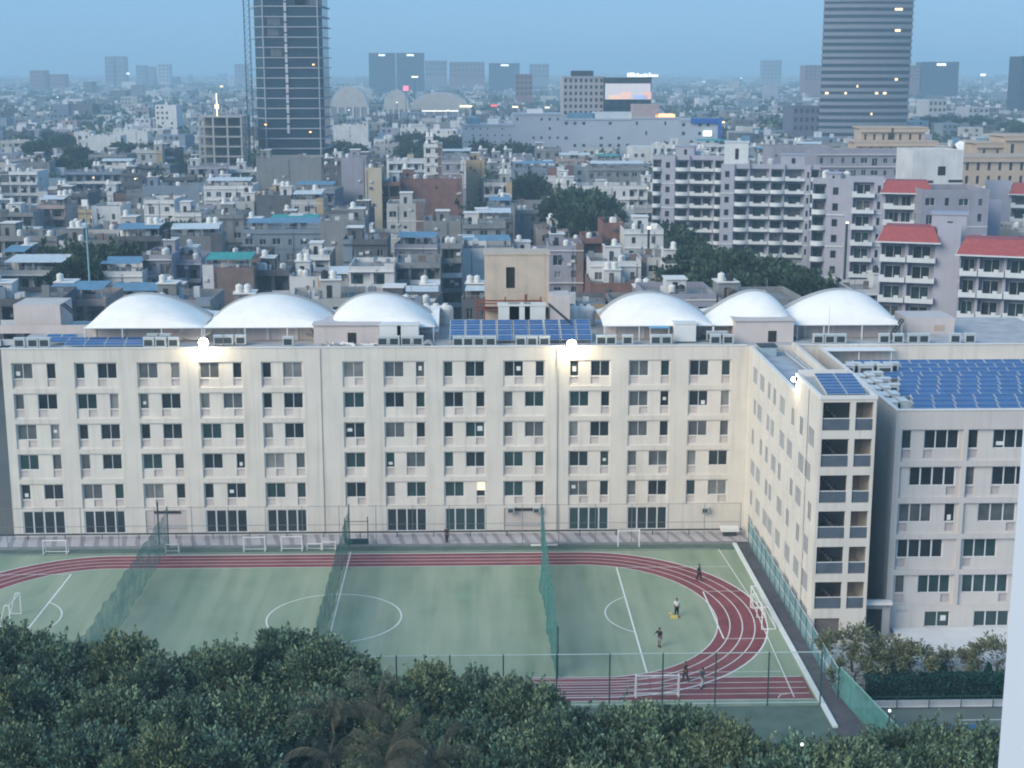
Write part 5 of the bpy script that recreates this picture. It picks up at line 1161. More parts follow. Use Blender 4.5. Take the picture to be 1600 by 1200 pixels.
slab_building('mall section with a raised pink-brown attic and orange roof light', 988, 1062, 184, 230, 690, MALL, nx=5, nz=3, ww=.2, wh=.4, drop=.7, extra=mall_top([(.02, 12, 6, M('attic_pink', (.42, .33, .32), .8, .1)), (.5, 9, 1.5, EM('roof_light', (1, .5, .2), 1.3))]))
def bluesign(root, w, h, d):
    b_ = MB(); b_.box(-w / 2 + 5, w / 2 + .5, -1.2, -.36, h - 1.6, h + .7); b_.box(w / 2 - 1.2, w / 2 + .4, -1.2, 10, h - 24, h - 1.601); b_.build('blue_sign_band', M('sign_blue', (0.02, 0.10, 0.42), .5, .05), root)
    c = MB(); c.box(w / 2 - 8, w / 2 - 4, -.7, -.4, h - 7.5, h - 5); c.build('lit_panel', EM('sign_pale', (.8, .9, .8), .9), root)
slab_building('right end of the mall with a bright blue sign band around its corner', 1062, 1126, 187, 228, 690, MALL, nx=5, nz=3, ww=.4, wh=.4, drop=.4, extra=bluesign)
def hotel_top(root, w, h, d):
    b_ = MB(); b_.box(-w * .28, w * .25, 3, 12, h, h + 3); b_.build('roof_plant', DSTEEL, root)
slab_building('pale hotel block with a regular grid of windows behind the mall', 880, 944, 120, 180, 760, M('hotel_pale', (.40, .38, .40), .8, .06, .2), nx=8, nz=6, ww=.5, wh=.55, extra=hotel_top, wincol='d')
def billboard(root, w, h, d):
    b_ = MB(); b_.box(-w / 2 + .5, w / 2 - .5, -1.0, -.40, h - 10.5, h - 2.6); b_.build('screen', EM('screen_pale', (.55, .52, .54), .34), root)
    for k, (x, ww, c) in enumerate(((-.40, 6, (.85, .55, .38)), (-.14, 5, (.8, .5, .4)), (.12, 7, (.35, .45, .7)), (.33, 4, (.75, .45, .35)))):
        c_ = MB(); x0 = x * w; c_.prism([(x0, -1.06), (x0 + ww, -1.06), (x0 + ww, -1.002), (x0, -1.002)], h - 10.3, h - 8.4 + k % 2 * 1.6); c_.build('screen_patch', EM('screen_patch%d' % k, c, .38), root)
    s_ = MB(); s_.box(-w / 2 + .5, w / 2 - .5, -1.2, -.40, h - 2.55, h + .3); s_.build('dark_fascia', DSTEEL, root)
    x = -w * .02; rr = random.Random(5); L = MB()
    for k in range(13): ww = rr.uniform(.55, 1.1); zz = rr.uniform(1.2, 2.3); L.box(x, x + ww, -1.3, -1.21, h + .5, h + .5 + zz); x += ww + .35
    L.box(-w * .02, x, -1.28, -1.0, h + .31, h + .5, 1); L.build('lit_lettering', [EM('sign_white', (1, .97, .9), .6), DSTEEL], root)
slab_building('dark glass building carrying a big lit advertising screen, right of the hotel', 944, 1018, 122, 182, 755, M('dark_glass_wall', (.012, .022, .035), .2, .2, .2, .5), nx=6, nz=4, ww=.8, wh=.6, extra=billboard, wincol='t')
# tan classical complex
TANM = M('tan_stone', (0.47, 0.385, 0.31), .9, .07, .2, .1, streak=.12)
def cornice(root, w, h, d):
    b_ = MB(); b_.box(-w / 2 - .8, w / 2 + .8, -.9, -.36, h - 1.0, h + .2); b_.box(-w / 2 - .8, w / 2 + .8, -.9, d, h + .31, h + .8); b_.build('cornice', TANM, root)
slab_building('long lower front of the tan classical complex with paired windows', 1278, 1475, 238, 262, 500, TANM, nx=16, nz=1, ww=.5, wh=.5, extra=cornice, wincol='d', d=14)
slab_building('stepped middle storey of the tan classical complex', 1338, 1462, 224, 240, 512, TANM, nx=8, nz=1, ww=.3, wh=.5, extra=cornice, d=12)
slab_building('left attic pavilion of the tan complex in front of the office tower', 1346, 1388, 202, 226, 520, TANM, nx=3, nz=1, ww=.25, wh=.5, extra=cornice, d=10)
slab_building('right attic pavilion of the tan complex', 1400, 1446, 202, 226, 520, TANM, nx=3, nz=1, ww=.25, wh=.5, extra=cornice, d=10)
slab_building('right wing of the tan complex with turrets, cut by the picture edge', 1470, 1640, 248, 290, 470, TANM, nx=10, nz=2, ww=.3, wh=.6, extra=cornice, d=16)
slab_building('taller right pavilion of the tan complex at the picture edge', 1572, 1640, 215, 250, 490, TANM, nx=3, nz=1, ww=.25, wh=.5, extra=cornice, d=16)
slab_building('round-cornered tan pavilion with pale domed roof', 1528, 1570, 226, 250, 492, TANM, nx=2, nz=1, ww=.2, wh=.5, extra=cornice, d=14)
mb = MB(); p = F(1530, 226, 560)                          # white crumpled membrane roof behind
for i in range(12):
    a, b_ = i / 12, (i + 1) / 12; f = lambda t: p.z + 1.8 * abs(sin(t * 9.4)) * (1 - t * .3)
    mb.quad([(p.x - 8 + 22 * a, 560, p.z - 2), (p.x - 8 + 22 * b_, 560, p.z - 2), (p.x - 8 + 22 * b_, 564, f(b_)), (p.x - 8 + 22 * a, 564, f(a))]); mb.quad([(p.x - 8 + 22 * a, 564, f(a)), (p.x - 8 + 22 * b_, 564, f(b_)), (p.x - 8 + 22 * b_, 570, p.z - 2), (p.x - 8 + 22 * a, 570, p.z - 2)])
mb.box(p.x - 8, p.x + 14, 560.2, 569.8, 0, p.z - 2.01, 1); tag(mb.build('tent_hall', [FABRIC, CONC]), 'white crumpled membrane roof behind the tan complex', 'hall')
# unfinished concrete frame
def frame_building(label, pa, pb, pt_, pb_, Y, nx, nz, d=22):
    xa = F(pa, pt_, Y).x; xb = F(pb, pt_, Y).x; w = xb - xa; h = F(pa, pt_, Y).z; LM.append((pa, pb, pt_ - 25, pb_, Y)); FOOT.append((xa - 4, xb + 4, Y - 4, Y + d + 4))
    root = thing('concrete_frame', label, 'construction site', ((xa + xb) / 2, Y, 0)); fh = 3.9; mb = MB()
    z = h
    while z > 2: s_ = MB(); s_.box(-w / 2, w / 2, 0, d, z - .45, z); s_.build('floor_slab', CONC, root); z -= fh
    for i in range(nx + 1):
        for y in (.2, d * .5, d - .9): c = MB(); x = -w / 2 + .15 + (w - 1) * i / nx; c.box(x, x + .7, y, y + .7, 0, h - .46); c.build('column', CONC, root)
    c = MB(); c.box(-w / 2 + 1.2, w / 2 - 1.2, d * .45, d * .45 + .3, 0, h - .5); c.build('core_wall', M('core_dark', (.10, .11, .12), .9, .2), root)
    for i in range(5): m = MB(); x = R.uniform(-w / 2 + 1, w / 2 - 1); m.tube((x, d * .3, h), (x + R.uniform(-1, 1), d * .3, h + R.uniform(2, 7)), .12, n=4); m.build('rebar_pole', DSTEEL, root)
    m = MB(); m.box(-2.2, -.8, 3, 4, h + 3, h + 4.6); m.tube((-1.5, 3.5, h), (-1.5, 3.5, h + 9), .2, n=4); m.build('work_lamp', [EM('work_light', (1, .75, .4), 1.6)], root)
frame_building('unfinished dark concrete frame with a work lamp on top, left of the glass tower', 308, 378, 182, 262, 600, 3, 5)
# far skyline, each block its own thing
far = M('far_block', (.20, .20, .23), .9, .1, .05); fard = M('far_dark', (.03, .045, .08), .6, .1, .05); farp = M('far_pink', (.22, .13, .14), .9, .1, .05); farw = M('far_pale', (.42, .43, .45), .9, .1, .05)
for a in (('dark blue office slab on the skyline with a lit roof sign, left of the pair', 576, 616, 83, 118, 2300, fard, 8, 6, 1), ('dark blue office slab on the skyline, right of the pair', 619, 662, 83, 120, 2300, fard, 8, 6, 1),
          ('pair-topped pale high-rise on the left skyline, left half', 163, 176, 88, 128, 3000, far, 3, 6, 0), ('pair-topped pale high-rise on the left skyline, right half', 180, 194, 88, 128, 3000, far, 3, 6, 0),
          ('pale slab block on the left skyline right of the paired high-rise', 212, 226, 102, 130, 3200, far, 3, 5, 0), ('pale slab block with bright top on the left skyline', 246, 264, 100, 128, 3200, farw, 3, 5, 0), ('low pale block between skyline slabs on the left', 228, 240, 104, 130, 3300, far, 3, 4, 0),
          ('stepped pinkish block with domed top on the far left skyline', 46, 69, 110, 135, 2600, farp, 4, 4, 0), ('broad hazy block right of the stepped pinkish one', 70, 100, 116, 134, 2700, farp, 5, 3, 0),
          ('long low hazy block right of the dark office pair', 664, 698, 95, 120, 2700, far, 6, 3, 0), ('hazy pinkish long block on the central skyline', 702, 757, 97, 122, 2600, farp, 9, 3, 0), ('hazy bluish block on the central skyline with a white light', 764, 812, 99, 122, 2500, fard, 7, 3, 1), ('pale hazy block left of the hotel skyline', 828, 858, 100, 122, 2900, far, 5, 3, 0), ('brownish slim block left of the hotel with lit foot', 806, 832, 116, 150, 1500, farp, 4, 4, 0),
          ('faint hazy tower on the skyline left of the office tower', 1192, 1222, 94, 124, 3200, far, 5, 5, 0), ('reddish hazy block just left of the office tower', 1258, 1284, 102, 126, 2000, farp, 4, 4, 0), ('reddish block just right of the office tower', 1420, 1438, 102, 126, 1900, farp, 3, 4, 0), ('dark slab with a rooftop light on the right skyline', 1442, 1499, 97, 124, 1900, fard, 9, 5, 1), ('dark tower edge at the right picture border', 1597, 1630, 88, 150, 1300, fard, 3, 8, 0), ('dark grey-blue block left of the office tower foot', 1240, 1284, 166, 206, 900, M('city_bluedark', (.12, .13, .18), .8, .1), 5, 3, 0), ('faint block left of the glass tower on the skyline', 366, 386, 100, 122, 3300, far, 4, 3, 0),
          ('white block pair right of the office tower, left one', 1514, 1528, 168, 186, 1100, farw, 2, 2, 0), ('white block pair right of the office tower, right one', 1530, 1546, 168, 186, 1100, farw, 2, 2, 0), ('pale wide low block right of the office tower', 1452, 1480, 156, 176, 1050, farw, 4, 2, 0)):
    lab, pa, pb, pt_, pb_, Y, m, nx, nz, lit = a
    def top(root, w, h, d, lit=lit):
        if lit: c = MB(); c.box(-w * .12, w * .14, -.5, -.36, h - 4.5, h - 1.5); c.build('lit_sign', EM('far_sign', (1, 1, .95), .8), root)
    slab_building(lab, pa, pb, pt_, pb_, Y, m, nx=nx, nz=nz, ww=.6, wh=.5, extra=top, d=30, name='far_building', wincol='d')
# two low arched halls in the middle distance
def arched(label, pa, pb, pt_, pb_, Y, lit=False):
    a = F(pa, pb_, Y).x; b_ = F(pb, pb_, Y).x; h = F(pa, pt_, Y).z; hb = h * .55; LM.append((pa, pb, pt_, pb_, Y)); FOOT.append((a - 3, b_ + 3, Y - 3, Y + 25)); root = thing('arched_hall', label, 'hall', ((a + b_) / 2, Y, 0)); w = b_ - a; mb = MB(); N = 12
    for i in range(N):
        x0, x1 = -w / 2 + w * i / N, -w / 2 + w * (i + 1) / N; f = lambda x: hb + (h - hb) * sqrt(max(0, 1 - (2 * x / w) ** 2)); mb.quad([(x0, 0, f(x0)), (x1, 0, f(x1)), (x1, 20, f(x1)), (x0, 20, f(x0))], 0); mb.quad([(x0, 0, hb), (x1, 0, hb), (x1, 0, f(x1)), (x0, 0, f(x0))], 1)
    mb.build('roof', [CITY['white'], CITY['offwhite']], root); b2 = MB(); b2.box(-w / 2, w / 2, .3, 20, 0, hb - .01); b2.build('wall', CITY['grey'], root)
    for i in range(6): c = MB(); x = -w / 2 + w * i / 5; c.box(x - .5, x + .5, -.4, .29, 0, hb); c.build('pier', CITY['white'], root)
    if lit: c = MB(); c.box(-w * .3, w * .3, -.6, -.42, hb - 1.6, hb - .6); c.build('lit_fascia', EM('hall_light', (1, .93, .8), .7), root)
arched('white arched hall right of the glass tower', 516, 575, 135, 160, 1150); arched('white arched hall left of the red sign', 598, 640, 141, 160, 1150); arched('long white arched hall with a lit fascia right of the red sign', 640, 735, 145, 160, 1200, True)
def lamp(label, px, py, Y, w, h, col, st, name='lit_sign', cat='lit sign'):
    p = F(px, py, Y); root = thing(name, label, cat, (p.x, Y, 0)); m = MB(); m.tube((0, .3, 0), (0, .3, p.z), .25, n=5); m.build('pole', DSTEEL, root); c = MB(); w *= .7; h *= .6; c.box(-w / 2, w / 2, 0, .25, p.z - h / 2, p.z + h / 2); c.build('light', EM('sign_%s' % label, col, st * .5), root)
lamp('glowing pink-red sign above the arched halls', 634, 138, 1130, 5.5, 6, (1, .16, .25), 2.0); lamp('bright white billboard light above the red sign', 648, 120, 1300, 8, 2, (1, 1, 1), 2); lamp('yellow-lit forecourt canopy right of the arched halls', 728, 166, 950, 11, 2.0, (1, .86, .5), 2.0); lamp('small red lit sign right of the yellow canopy', 772, 165, 950, 6, 2.2, (.9, .12, .12), 1.1); lamp('pair of warm lights left of the hotel', 805, 167, 900, 5, 1.6, (1, .85, .55), 2.0); lamp('white lit panel left of the hotel', 855, 168, 900, 4, 1.5, (1, .9, .7), 1.6); lamp('lamp at the road by the blue mall corner', 1130, 191, 720, 2.2, 1.4, (1, .75, .4), 2, 'street_lamp', 'street lamp'); lamp('white flood on the right skyline', 1536, 117, 1900, 9, 4, (1, 1, .95), 3, 'street_lamp', 'street lamp'); lamp('warm light on the far left plain', 346, 135, 1500, 4, 3, (1, .75, .5), 1.8, 'street_lamp', 'street lamp'); lamp('white lamp on the left plain before the skyline', 200, 115, 3000, 9, 7, (1, 1, .9), 1.6, 'street_lamp', 'street lamp'); lamp('lamp glowing between the estate blocks', 1324, 348, 285, .7, .5, (1, .8, .5), 3, 'street_lamp', 'street lamp'); lamp('white lamp over the trees beside the last canopy', 1164, 444, 330, .5, .6, (1, 1, .95), 3, 'street_lamp', 'street lamp'); lamp('white lamp on the brown roof of the tall white house', 1014, 356, 297, .9, .8, (1, .95, .85), 3, 'street_lamp', 'street lamp')
for i, (px, py, Y) in enumerate(((1158, 122, 2200), (1100, 128, 2000), (620, 160, 1100), (700, 172, 1000), (1470, 118, 2500), (90, 152, 1600), (990, 133, 1600), (545, 172, 1000))):
    lamp('tiny pale street lamp in the hazy plain, %s' % ('left of the office tower', 'above the blue mall corner', 'below the arched halls', 'before the yellow canopy', 'behind the dark right slab', 'on the far left', 'behind the lit screen', 'right of the glass tower')[i], px, py, Y, Y / 900, Y / 900, (1, .95, .85), 2, 'street_lamp', 'street lamp')
mb = MB(); p = F(140, 440, 250); mb.tube((p.x, 250, 0), (p.x, 250, F(140, 322, 250).z), .22, .14); mb.box(p.x - .5, p.x + .5, 249.7, 250.3, F(140, 322, 250).z, F(140, 312, 250).z, 1); tag(mb.build('light_mast', [M('teal_pole', (.25, .42, .44), .5, .05), WHITE]), 'tall pale teal mast standing in the trees on the left', 'mast')

# ------------------------------------------------------------------ trees
LEAF = {'light': M('leaf_light', (0.155, 0.205, 0.115), .6, .40, .35, .25, island=.6), 'dark': M('leaf_dark', (0.085, 0.145, 0.10), .6, .40, .35, .25, island=.75), 'mid': M('leaf_mid', (0.125, 0.185, 0.115), .6, .40, .35, .25, island=.75),
        'olive': M('leaf_olive', (0.13, 0.145, 0.085), .6, .35, .5, .25, island=.6), 'far': M('leaf_far', (0.048, 0.085, 0.052), .8, .35, .12, .1, island=.4), 'dry': M('leaf_dry', (0.090, 0.095, 0.075), .8, .25, .5, .1, island=.4)}
def crown_mesh(seed, rx, rz, ncl, nl, cr, ll, lw, mat, spray=0.6, flat=0.0):
    """leaf-sized faces in clumps spread through an uneven crown; centre at the origin"""
    rr = random.Random(seed); mb = MB(); cs = []
    lob = [(rr.uniform(0, 2 * pi), rr.uniform(.15, .4)) for _ in range(4)]; rz = rz * rr.uniform(.85, 1.1)
    for i in range(ncl):
        for _ in range(30):
            a = rr.uniform(0, 2 * pi); ph = math.asin(rr.uniform(-.55, 1)); r = rr.uniform(.55, 1.0) ** .6
            bump = 1 + sum(m_ * cos(3 * (a - a0)) for a0, m_ in lob) * .35
            c = Vector((cos(a) * cos(ph) * rx * r * bump, sin(a) * cos(ph) * rx * r * bump, sin(ph) * rz * r * rr.uniform(.8, 1.12)))
            if all((c - o).length > cr * .62 for o in cs): break
        cs.append(c)
        out = c.normalized() if c.length > 1e-3 else Vector((0, 0, 1)); sz = cr * rr.uniform(.65, 1.2)
        for k in range(nl):
            d = Vector((rr.gauss(0, 1), rr.gauss(0, 1), rr.gauss(0, .75))); d.normalize()
            p = c + d * sz * rr.random() ** .45
            g = (d * .7 + out * spray + Vector((0, 0, .25 - flat))).normalized(); s_ = g.cross(Vector((rr.gauss(0, 1), rr.gauss(0, 1), rr.gauss(0, 1)))).normalized()
            L = ll * rr.uniform(.6, 1.3); w = lw * rr.uniform(.7, 1.3)
            mb.quad([p - s_ * w * .5, p + g * L * .5 - s_ * w, p + g * L, p + g * L * .5 + s_ * w])
    for i in range(int(ncl * .45)):                       # loose sprays standing out of the crown
        a = rr.uniform(0, 2 * pi); ph = math.asin(rr.uniform(-.1, 1)); u = Vector((cos(a) * cos(ph), sin(a) * cos(ph), sin(ph))); base = Vector((u.x * rx, u.y * rx, u.z * rz)) * rr.uniform(.85, 1.0); g0 = (u + Vector((rr.gauss(0, .3), rr.gauss(0, .3), .35))).normalized(); LL = cr * rr.uniform(.9, 1.9)
        for k in range(max(8, nl // 4)):
            f = rr.random(); p = base + g0 * LL * f + Vector((rr.gauss(0, 1), rr.gauss(0, 1), rr.gauss(0, 1))) * cr * .16 * (1.2 - f)
            g = (g0 + Vector((rr.gauss(0, .6), rr.gauss(0, .6), rr.gauss(0, .6)))).normalized(); s_ = g.cross(Vector((rr.gauss(0, 1), rr.gauss(0, 1), rr.gauss(0, 1)))).normalized(); L = ll * rr.uniform(.5, 1.1); w = lw * rr.uniform(.6, 1.1)
            mb.quad([p - s_ * w * .5, p + g * L * .5 - s_ * w, p + g * L, p + g * L * .5 + s_ * w])
    return mb.mesh('crown', LEAF[mat]), cs
def limbs_mesh(cs, h, rx, seed, r0, top=0.0):
    rr = random.Random(seed); mb = MB(); p = Vector((0, 0, -h)); q = Vector((rr.uniform(-.3, .3), rr.uniform(-.3, .3), -h * .35)); mb.tube(p, q, r0, r0 * .75, 7); mb.tube(q, Vector((q.x * .5, q.y * .5, top)), r0 * .75, r0 * .3, 6)
    for c in rr.sample(cs, min(14, len(cs))): mid = q.lerp(c, .5) + Vector((0, 0, .08 * h)); mb.tube(q.lerp(Vector((0, 0, 0)), rr.random() * .6), mid, r0 * .32, r0 * .2, 5); mb.tube(mid, c, r0 * .2, r0 * .06, 5)
    return mb.mesh('trunk', BARK)
FG = []
for i in range(6):
    cm, cs = crown_mesh(100 + i, 3.5, 3.0, 110, 135, .78, .33, .080, ('dark', 'mid', 'dark', 'light', 'dark', 'mid')[i], .55)
    FG.append((cm, limbs_mesh(cs, 7.5, 3.4, 200 + i, .22)))
CT = []
for i in range(5):
    cm, cs = crown_mesh(300 + i, 4.4, 3.4, 46, 62, 1.6, 1.15, .40, 'far', .5)
    CT.append((cm, limbs_mesh(cs, 8, 4, 400 + i, .3)))
def tree(variants, i, x, y, ztop, label, group, s=1.0, sz=None, name='tree', rzc=3.0, hz=None, zg=0.0):
    cm, tm = variants[i % len(variants)]; sz = sz or s
    zc = ztop - rzc * sz; root = thing(name, label, 'tree', (x, y, zg), R.uniform(0, 6.28), group)
    c = obj('crown', cm, root, (0, 0, zc - zg)); c.scale = (s, s, sz)
    t = obj('trunk', tm, root, (0, 0, zc - zg)); th = (zc - zg) / (7.5 if variants is FG else 8); t.scale = (s, s, th)
    return root
rowA = [(-40, 975), (20, 960), (95, 985), (185, 985), (255, 1008), (345, 992), (442, 970), (505, 992), (590, 1042), (665, 1026), (745, 1034), (812, 1046), (905, 1086), (1000, 1083), (1070, 1090), (1132, 1118), (1262, 1146), (1338, 1142), (1425, 1118), (1492, 1118), (1560, 1122)]
rowB = [(-30, 1045), (60, 1035), (165, 1058), (285, 1075), (395, 1055), (520, 1065), (625, 1092), (730, 1098), (840, 1120), (950, 1135), (1055, 1142), (1180, 1168), (1295, 1172), (1395, 1165), (1500, 1160), (1580, 1170)]
rowC = [(10, 1125), (125, 1120), (240, 1130), (350, 1125), (690, 1150), (800, 1165), (910, 1185), (1010, 1190), (1330, 1200)]
cnt = 0
for row, zt, lab in ((rowA, 10.4, 'back row of the foreground grove'), (rowB, 9.8, 'middle row of the foreground grove'), (rowC, 9.5, 'front row of the foreground grove')):
    for k, (px, py) in enumerate(row):
        p = G(px, py, zt); s_ = R.uniform(.85, 1.08)
        tree(FG, cnt, p.x, p.y, zt - 1.1, 'bushy dark green tree, %s in the %s' % (ordinal(k, len(row)), lab), 'trees of the foreground grove', s_, s_ * R.uniform(.95, 1.15)); cnt += 1
# drooping feathery palms at the bottom
def palm(px, py, zt, seed, label):
    rr = random.Random(seed); p = G(px, py, zt); root = thing('feather_palm', label, 'palm', (p.x, p.y, 0)); mb = MB(); H = zt - .6
    for k in range(17):
        a = rr.uniform(0, 2 * pi); el = rr.uniform(.35, 1.35); L = rr.uniform(2.6, 3.6); prev = Vector((0, 0, H)); d = Vector((cos(a) * cos(el), sin(a) * cos(el), sin(el)))
        for s_ in range(9):
            nx_ = prev + d * (L / 9); side = d.cross(Vector((0, 0, 1)))
            side = side.normalized() if side.length > .01 else Vector((1, 0, 0))
            for sg in (-1, 1):
                for u in (.15, .5, .85):
                    b_ = prev.lerp(nx_, u); tip = b_ + side * sg * .32 + Vector((0, 0, -.42)) + d * .3; w = d * .018; mb.quad([b_ - w, b_ + w, tip + w * .4, tip - w * .4])
            mb.tube(prev, nx_, .022, .018, 3, cap=False); prev = nx_; d = (d + Vector((0, 0, -.19))).normalized()
    mb.build('fronds', LEAF['dry'], root); t = MB(); t.tube((0, 0, 0), (.1, 0, H * .5), .2, .16, 8); t.tube((.1, 0, H * .5), (0, 0, H), .16, .12, 8); t.build('trunk', BARK, root)
for i, (px, py, lab) in enumerate(((520, 1105, 'upper left'), (590, 1095, 'upper right'), (620, 1145, 'rightmost'), (515, 1170, 'lower left'), (600, 1180, 'lower middle'), (680, 1175, 'lower right'))):
    palm(px, py, 9.2, 50 + i, 'brownish drooping feather palm at the picture bottom, %s of its clump' % lab)
# small garden trees before the annex, hedge and cypresses
GT = []
for i in range(3):
    cm, cs = crown_mesh(500 + i, 2.3, 1.15, 34, 42, .5, .38, .07, ('olive', 'olive', 'olive')[i], .9, .2); GT.append((cm, limbs_mesh(cs, 4, 2, 600 + i, .12)))
for i, (px, py, Y, s_, lab) in enumerate(((1335, 985, 114, 1.1, 'tallest spreading feathery tree at the foot of the stair tower'), (1385, 1000, 113, 1.05, 'feathery garden tree leaning before the annex gap'), (1420, 1010, 111.5, 1.0, 'pale green feathery tree in the middle of the garden'), (1340, 1030, 110.5, .9, 'low bushy garden tree at the kerb corner'), (1490, 1022, 113, .8, 'small feathery tree before the white plinth'), (1560, 1005, 112.5, 1.15, 'feathery garden tree beside the white pillar'))):
    p = F(px, py, Y); cm, tm = GT[i % 3]; root = thing('garden_tree', lab, 'tree', (p.x, Y, 0), R.uniform(0, 6), 'garden trees before the annex'); zc = p.z - 1.25 * s_
    c = obj('crown', cm, root, (0, 0, zc)); c.scale = (s_,) * 3; t_ = obj('trunk', tm, root, (0, 0, zc)); t_.scale = (s_, s_, zc / 4)
def leafbox(name, x0, x1, y0, y1, z0, z1, n, mat, ll=.22, lw=.08):
    rr = random.Random(int(x0 * 10)); mb = MB(); mb.box(x0 + .15, x1 - .15, y0 + .15, y1 - .15, z0, z1 - .15)
    for k in range(n):
        f = rr.random(); p = Vector((rr.uniform(x0, x1), y0 if f < .5 else rr.uniform(y0, y1), rr.uniform(z0, z1) if f < .5 else z1)) + Vector((rr.gauss(0, .06), rr.gauss(0, .08), rr.gauss(0, .08)))
        g = Vector((rr.gauss(0, 1), rr.gauss(0, .7) - .4, rr.gauss(0, .7) + .5)).normalized(); s_ = g.cross(Vector((rr.gauss(0, 1), rr.gauss(0, 1), rr.gauss(0, 1)))).normalized()
        mb.quad([p - s_ * lw * .5, p + g * ll * .5 - s_ * lw, p + g * ll, p + g * ll * .5 + s_ * lw])
    return mb.build(name, mat)
HEDGE = M('leaf_hedge', (0.016, 0.062, 0.058), .7, .25, .6, .1, island=.4)
a = F(1352, 1090, 108.6).x; b_ = F(1590, 1090, 108.6).x
tag(leafbox('hedge', a, b_, 108.2, 109.5, 0, 1.75, 9000, HEDGE), 'long dark teal-green clipped hedge between garden and court', 'hedge')
mb = MB(); mb.box(a, b_ + 6, 107.2, 107.5, 0, .4); struct('court_kerb', mb, M('court_kerb', (.40, .43, .45), .9, .1))
fence('low court fence of thin posts below the hedge', [(a - .5, 106.9), (b_ + 5, 106.9)], 1.0, 2.6, (.95,), GREENST, .045)
for i, px in enumerate((1396, 1475, 1545)):
    p = F(px, 1038, 110.2); mb = MB(); rr = random.Random(i)
    for k in range(1500):
        z = rr.random(); r = .55 * (1 - z) ** .7 * (.7 + .4 * rr.random()); a_ = rr.uniform(0, 6.28); q = Vector((r * cos(a_), r * sin(a_), .2 + z * (p.z - .2))); g = Vector((cos(a_) * .4, sin(a_) * .4, 1)).normalized(); s_ = g.cross(Vector((rr.gauss(0, 1), rr.gauss(0, 1), .1))).normalized(); mb.quad([q - s_ * .03, q + g * .12 - s_ * .05, q + g * .25, q + g * .12 + s_ * .05])
    root = thing('cypress', 'dark conical cypress behind the hedge, %s of three' % ('left', 'middle', 'right')[i], 'shrub', (p.x, 110.2, 0), 0, 'cypresses behind the hedge'); mb.build('foliage', HEDGE, root); t = MB(); t.tube((0, 0, 0), (0, 0, p.z * .8), .07, .03); t.build('stem', BARK, root)
mb = MB(); p = F(1485, 1135, 101); mb.box(p.x - 1.9, p.x + 2.2, 100.9, 101.6, .3, .55); mb.box(p.x - 1.9, p.x + 2.2, 101.61, 101.75, .3, 1.0)
for x in (-1.7, 2.0): mb.box(p.x + x - .06, p.x + x + .06, 100.8, 101.6, 0.005, .299, 1)
tag(mb.build('bench', [M('bench_blue', (.06, .17, .32), .6, .1), DSTEEL]), 'blue bench at the edge of the court among the trees', 'bench')
GLOBE = EM('glimpse_glow', (1, .98, .92), .8)  # added glowing globes on poles, standing in for white glimpses between the trees
for i, (px, py, zt, lab) in enumerate(((1390, 1113, 3.6, 'over the court corner'), (1323, 1164, 3.2, 'at the foot of the net fence'), (1253, 1166, 8.6, 'left of the net fence'))):
    p = G(px, py, zt); root = thing('glimpse_globe', 'added globe glowing as a white glimpse %s' % lab, 'lamp', (p.x, p.y, 0), 0, None); t = MB(); t.tube((0, 0, 0), (0, 0, zt), .05); t.build('pole', DSTEEL, root)
    bm = bmesh.new(); bmesh.ops.create_uvsphere(bm, u_segments=10, v_segments=8, radius=.11); me = bpy.data.meshes.new('globe'); bm.to_mesh(me); bm.free(); me.materials.append(GLOBE); obj('globe', me, root, (0, 0, zt + .12))
# city trees, in groups
def grove(lab, grp, spots, z0=12, s0=1.0):
    n = len(spots)
    for k, (px, py) in enumerate(spots):
        z = z0 * R.uniform(.9, 1.1); p = G(px, py, z); 
        tree(CT, R.randint(0, 4), p.x, p.y, z, '%s, %s' % (lab, 'a single one' if n == 1 else ordinal(k, n)), grp, s0 * R.uniform(.85, 1.15), s0 * R.uniform(.85, 1.1), 'city_tree', 3.4)
def prot(a, b_, t, bt, Y): LM.append((a, b_, t, bt, Y))
prot(1040, 1275, 365, 455, 300); prot(0, 150, 372, 410, 300); prot(150, 320, 358, 400, 300); prot(50, 140, 208, 300, 520); prot(800, 858, 285, 322, 480); prot(855, 950, 306, 362, 400); prot(618, 815, 215, 245, 640); prot(1425, 1600, 182, 215, 800); prot(1490, 1600, 118, 142, 1700); prot(185, 245, 225, 262, 560); prot(505, 560, 226, 245, 650)
grove('dark tree in the leafy park beside the lilac estate', 'trees of the park by the estate', [(1052, 362), (1070, 375), (1085, 392), (1100, 402), (1122, 398), (1135, 415), (1150, 400), (1170, 412), (1185, 425), (1205, 412), (1222, 428), (1240, 425), (1258, 438), (1270, 445), (1110, 425), (1160, 438), (1075, 410)])
grove('dark tree in the belt behind the low off-white building', 'trees of the left park', [(8, 372), (30, 376), (55, 372), (80, 378), (104, 374), (128, 378), (45, 392), (75, 396), (115, 395), (140, 398), (110, 420), (128, 412)])
grove('dark tree in the belt before the white houses on the left', 'trees of the left belt', [(155, 372), (175, 378), (198, 374), (220, 366), (240, 368), (262, 356), (285, 352), (306, 362), (300, 378), (270, 376), (165, 392), (195, 392)])
grove('tall dark tree towering over the left houses', 'tall trees on the left', [(58, 222), (78, 208), (98, 212), (120, 232), (136, 255), (66, 250), (100, 250)], 15, 1.0)
grove('round dark tree standing alone left of the white balconied house', None, [(828, 280)], 15, 1.25)
grove('broad dark tree among houses left of the estate', 'broad trees left of the estate', [(872, 312), (893, 302), (915, 304), (935, 315), (900, 326), (925, 336)], 14, 1.15)
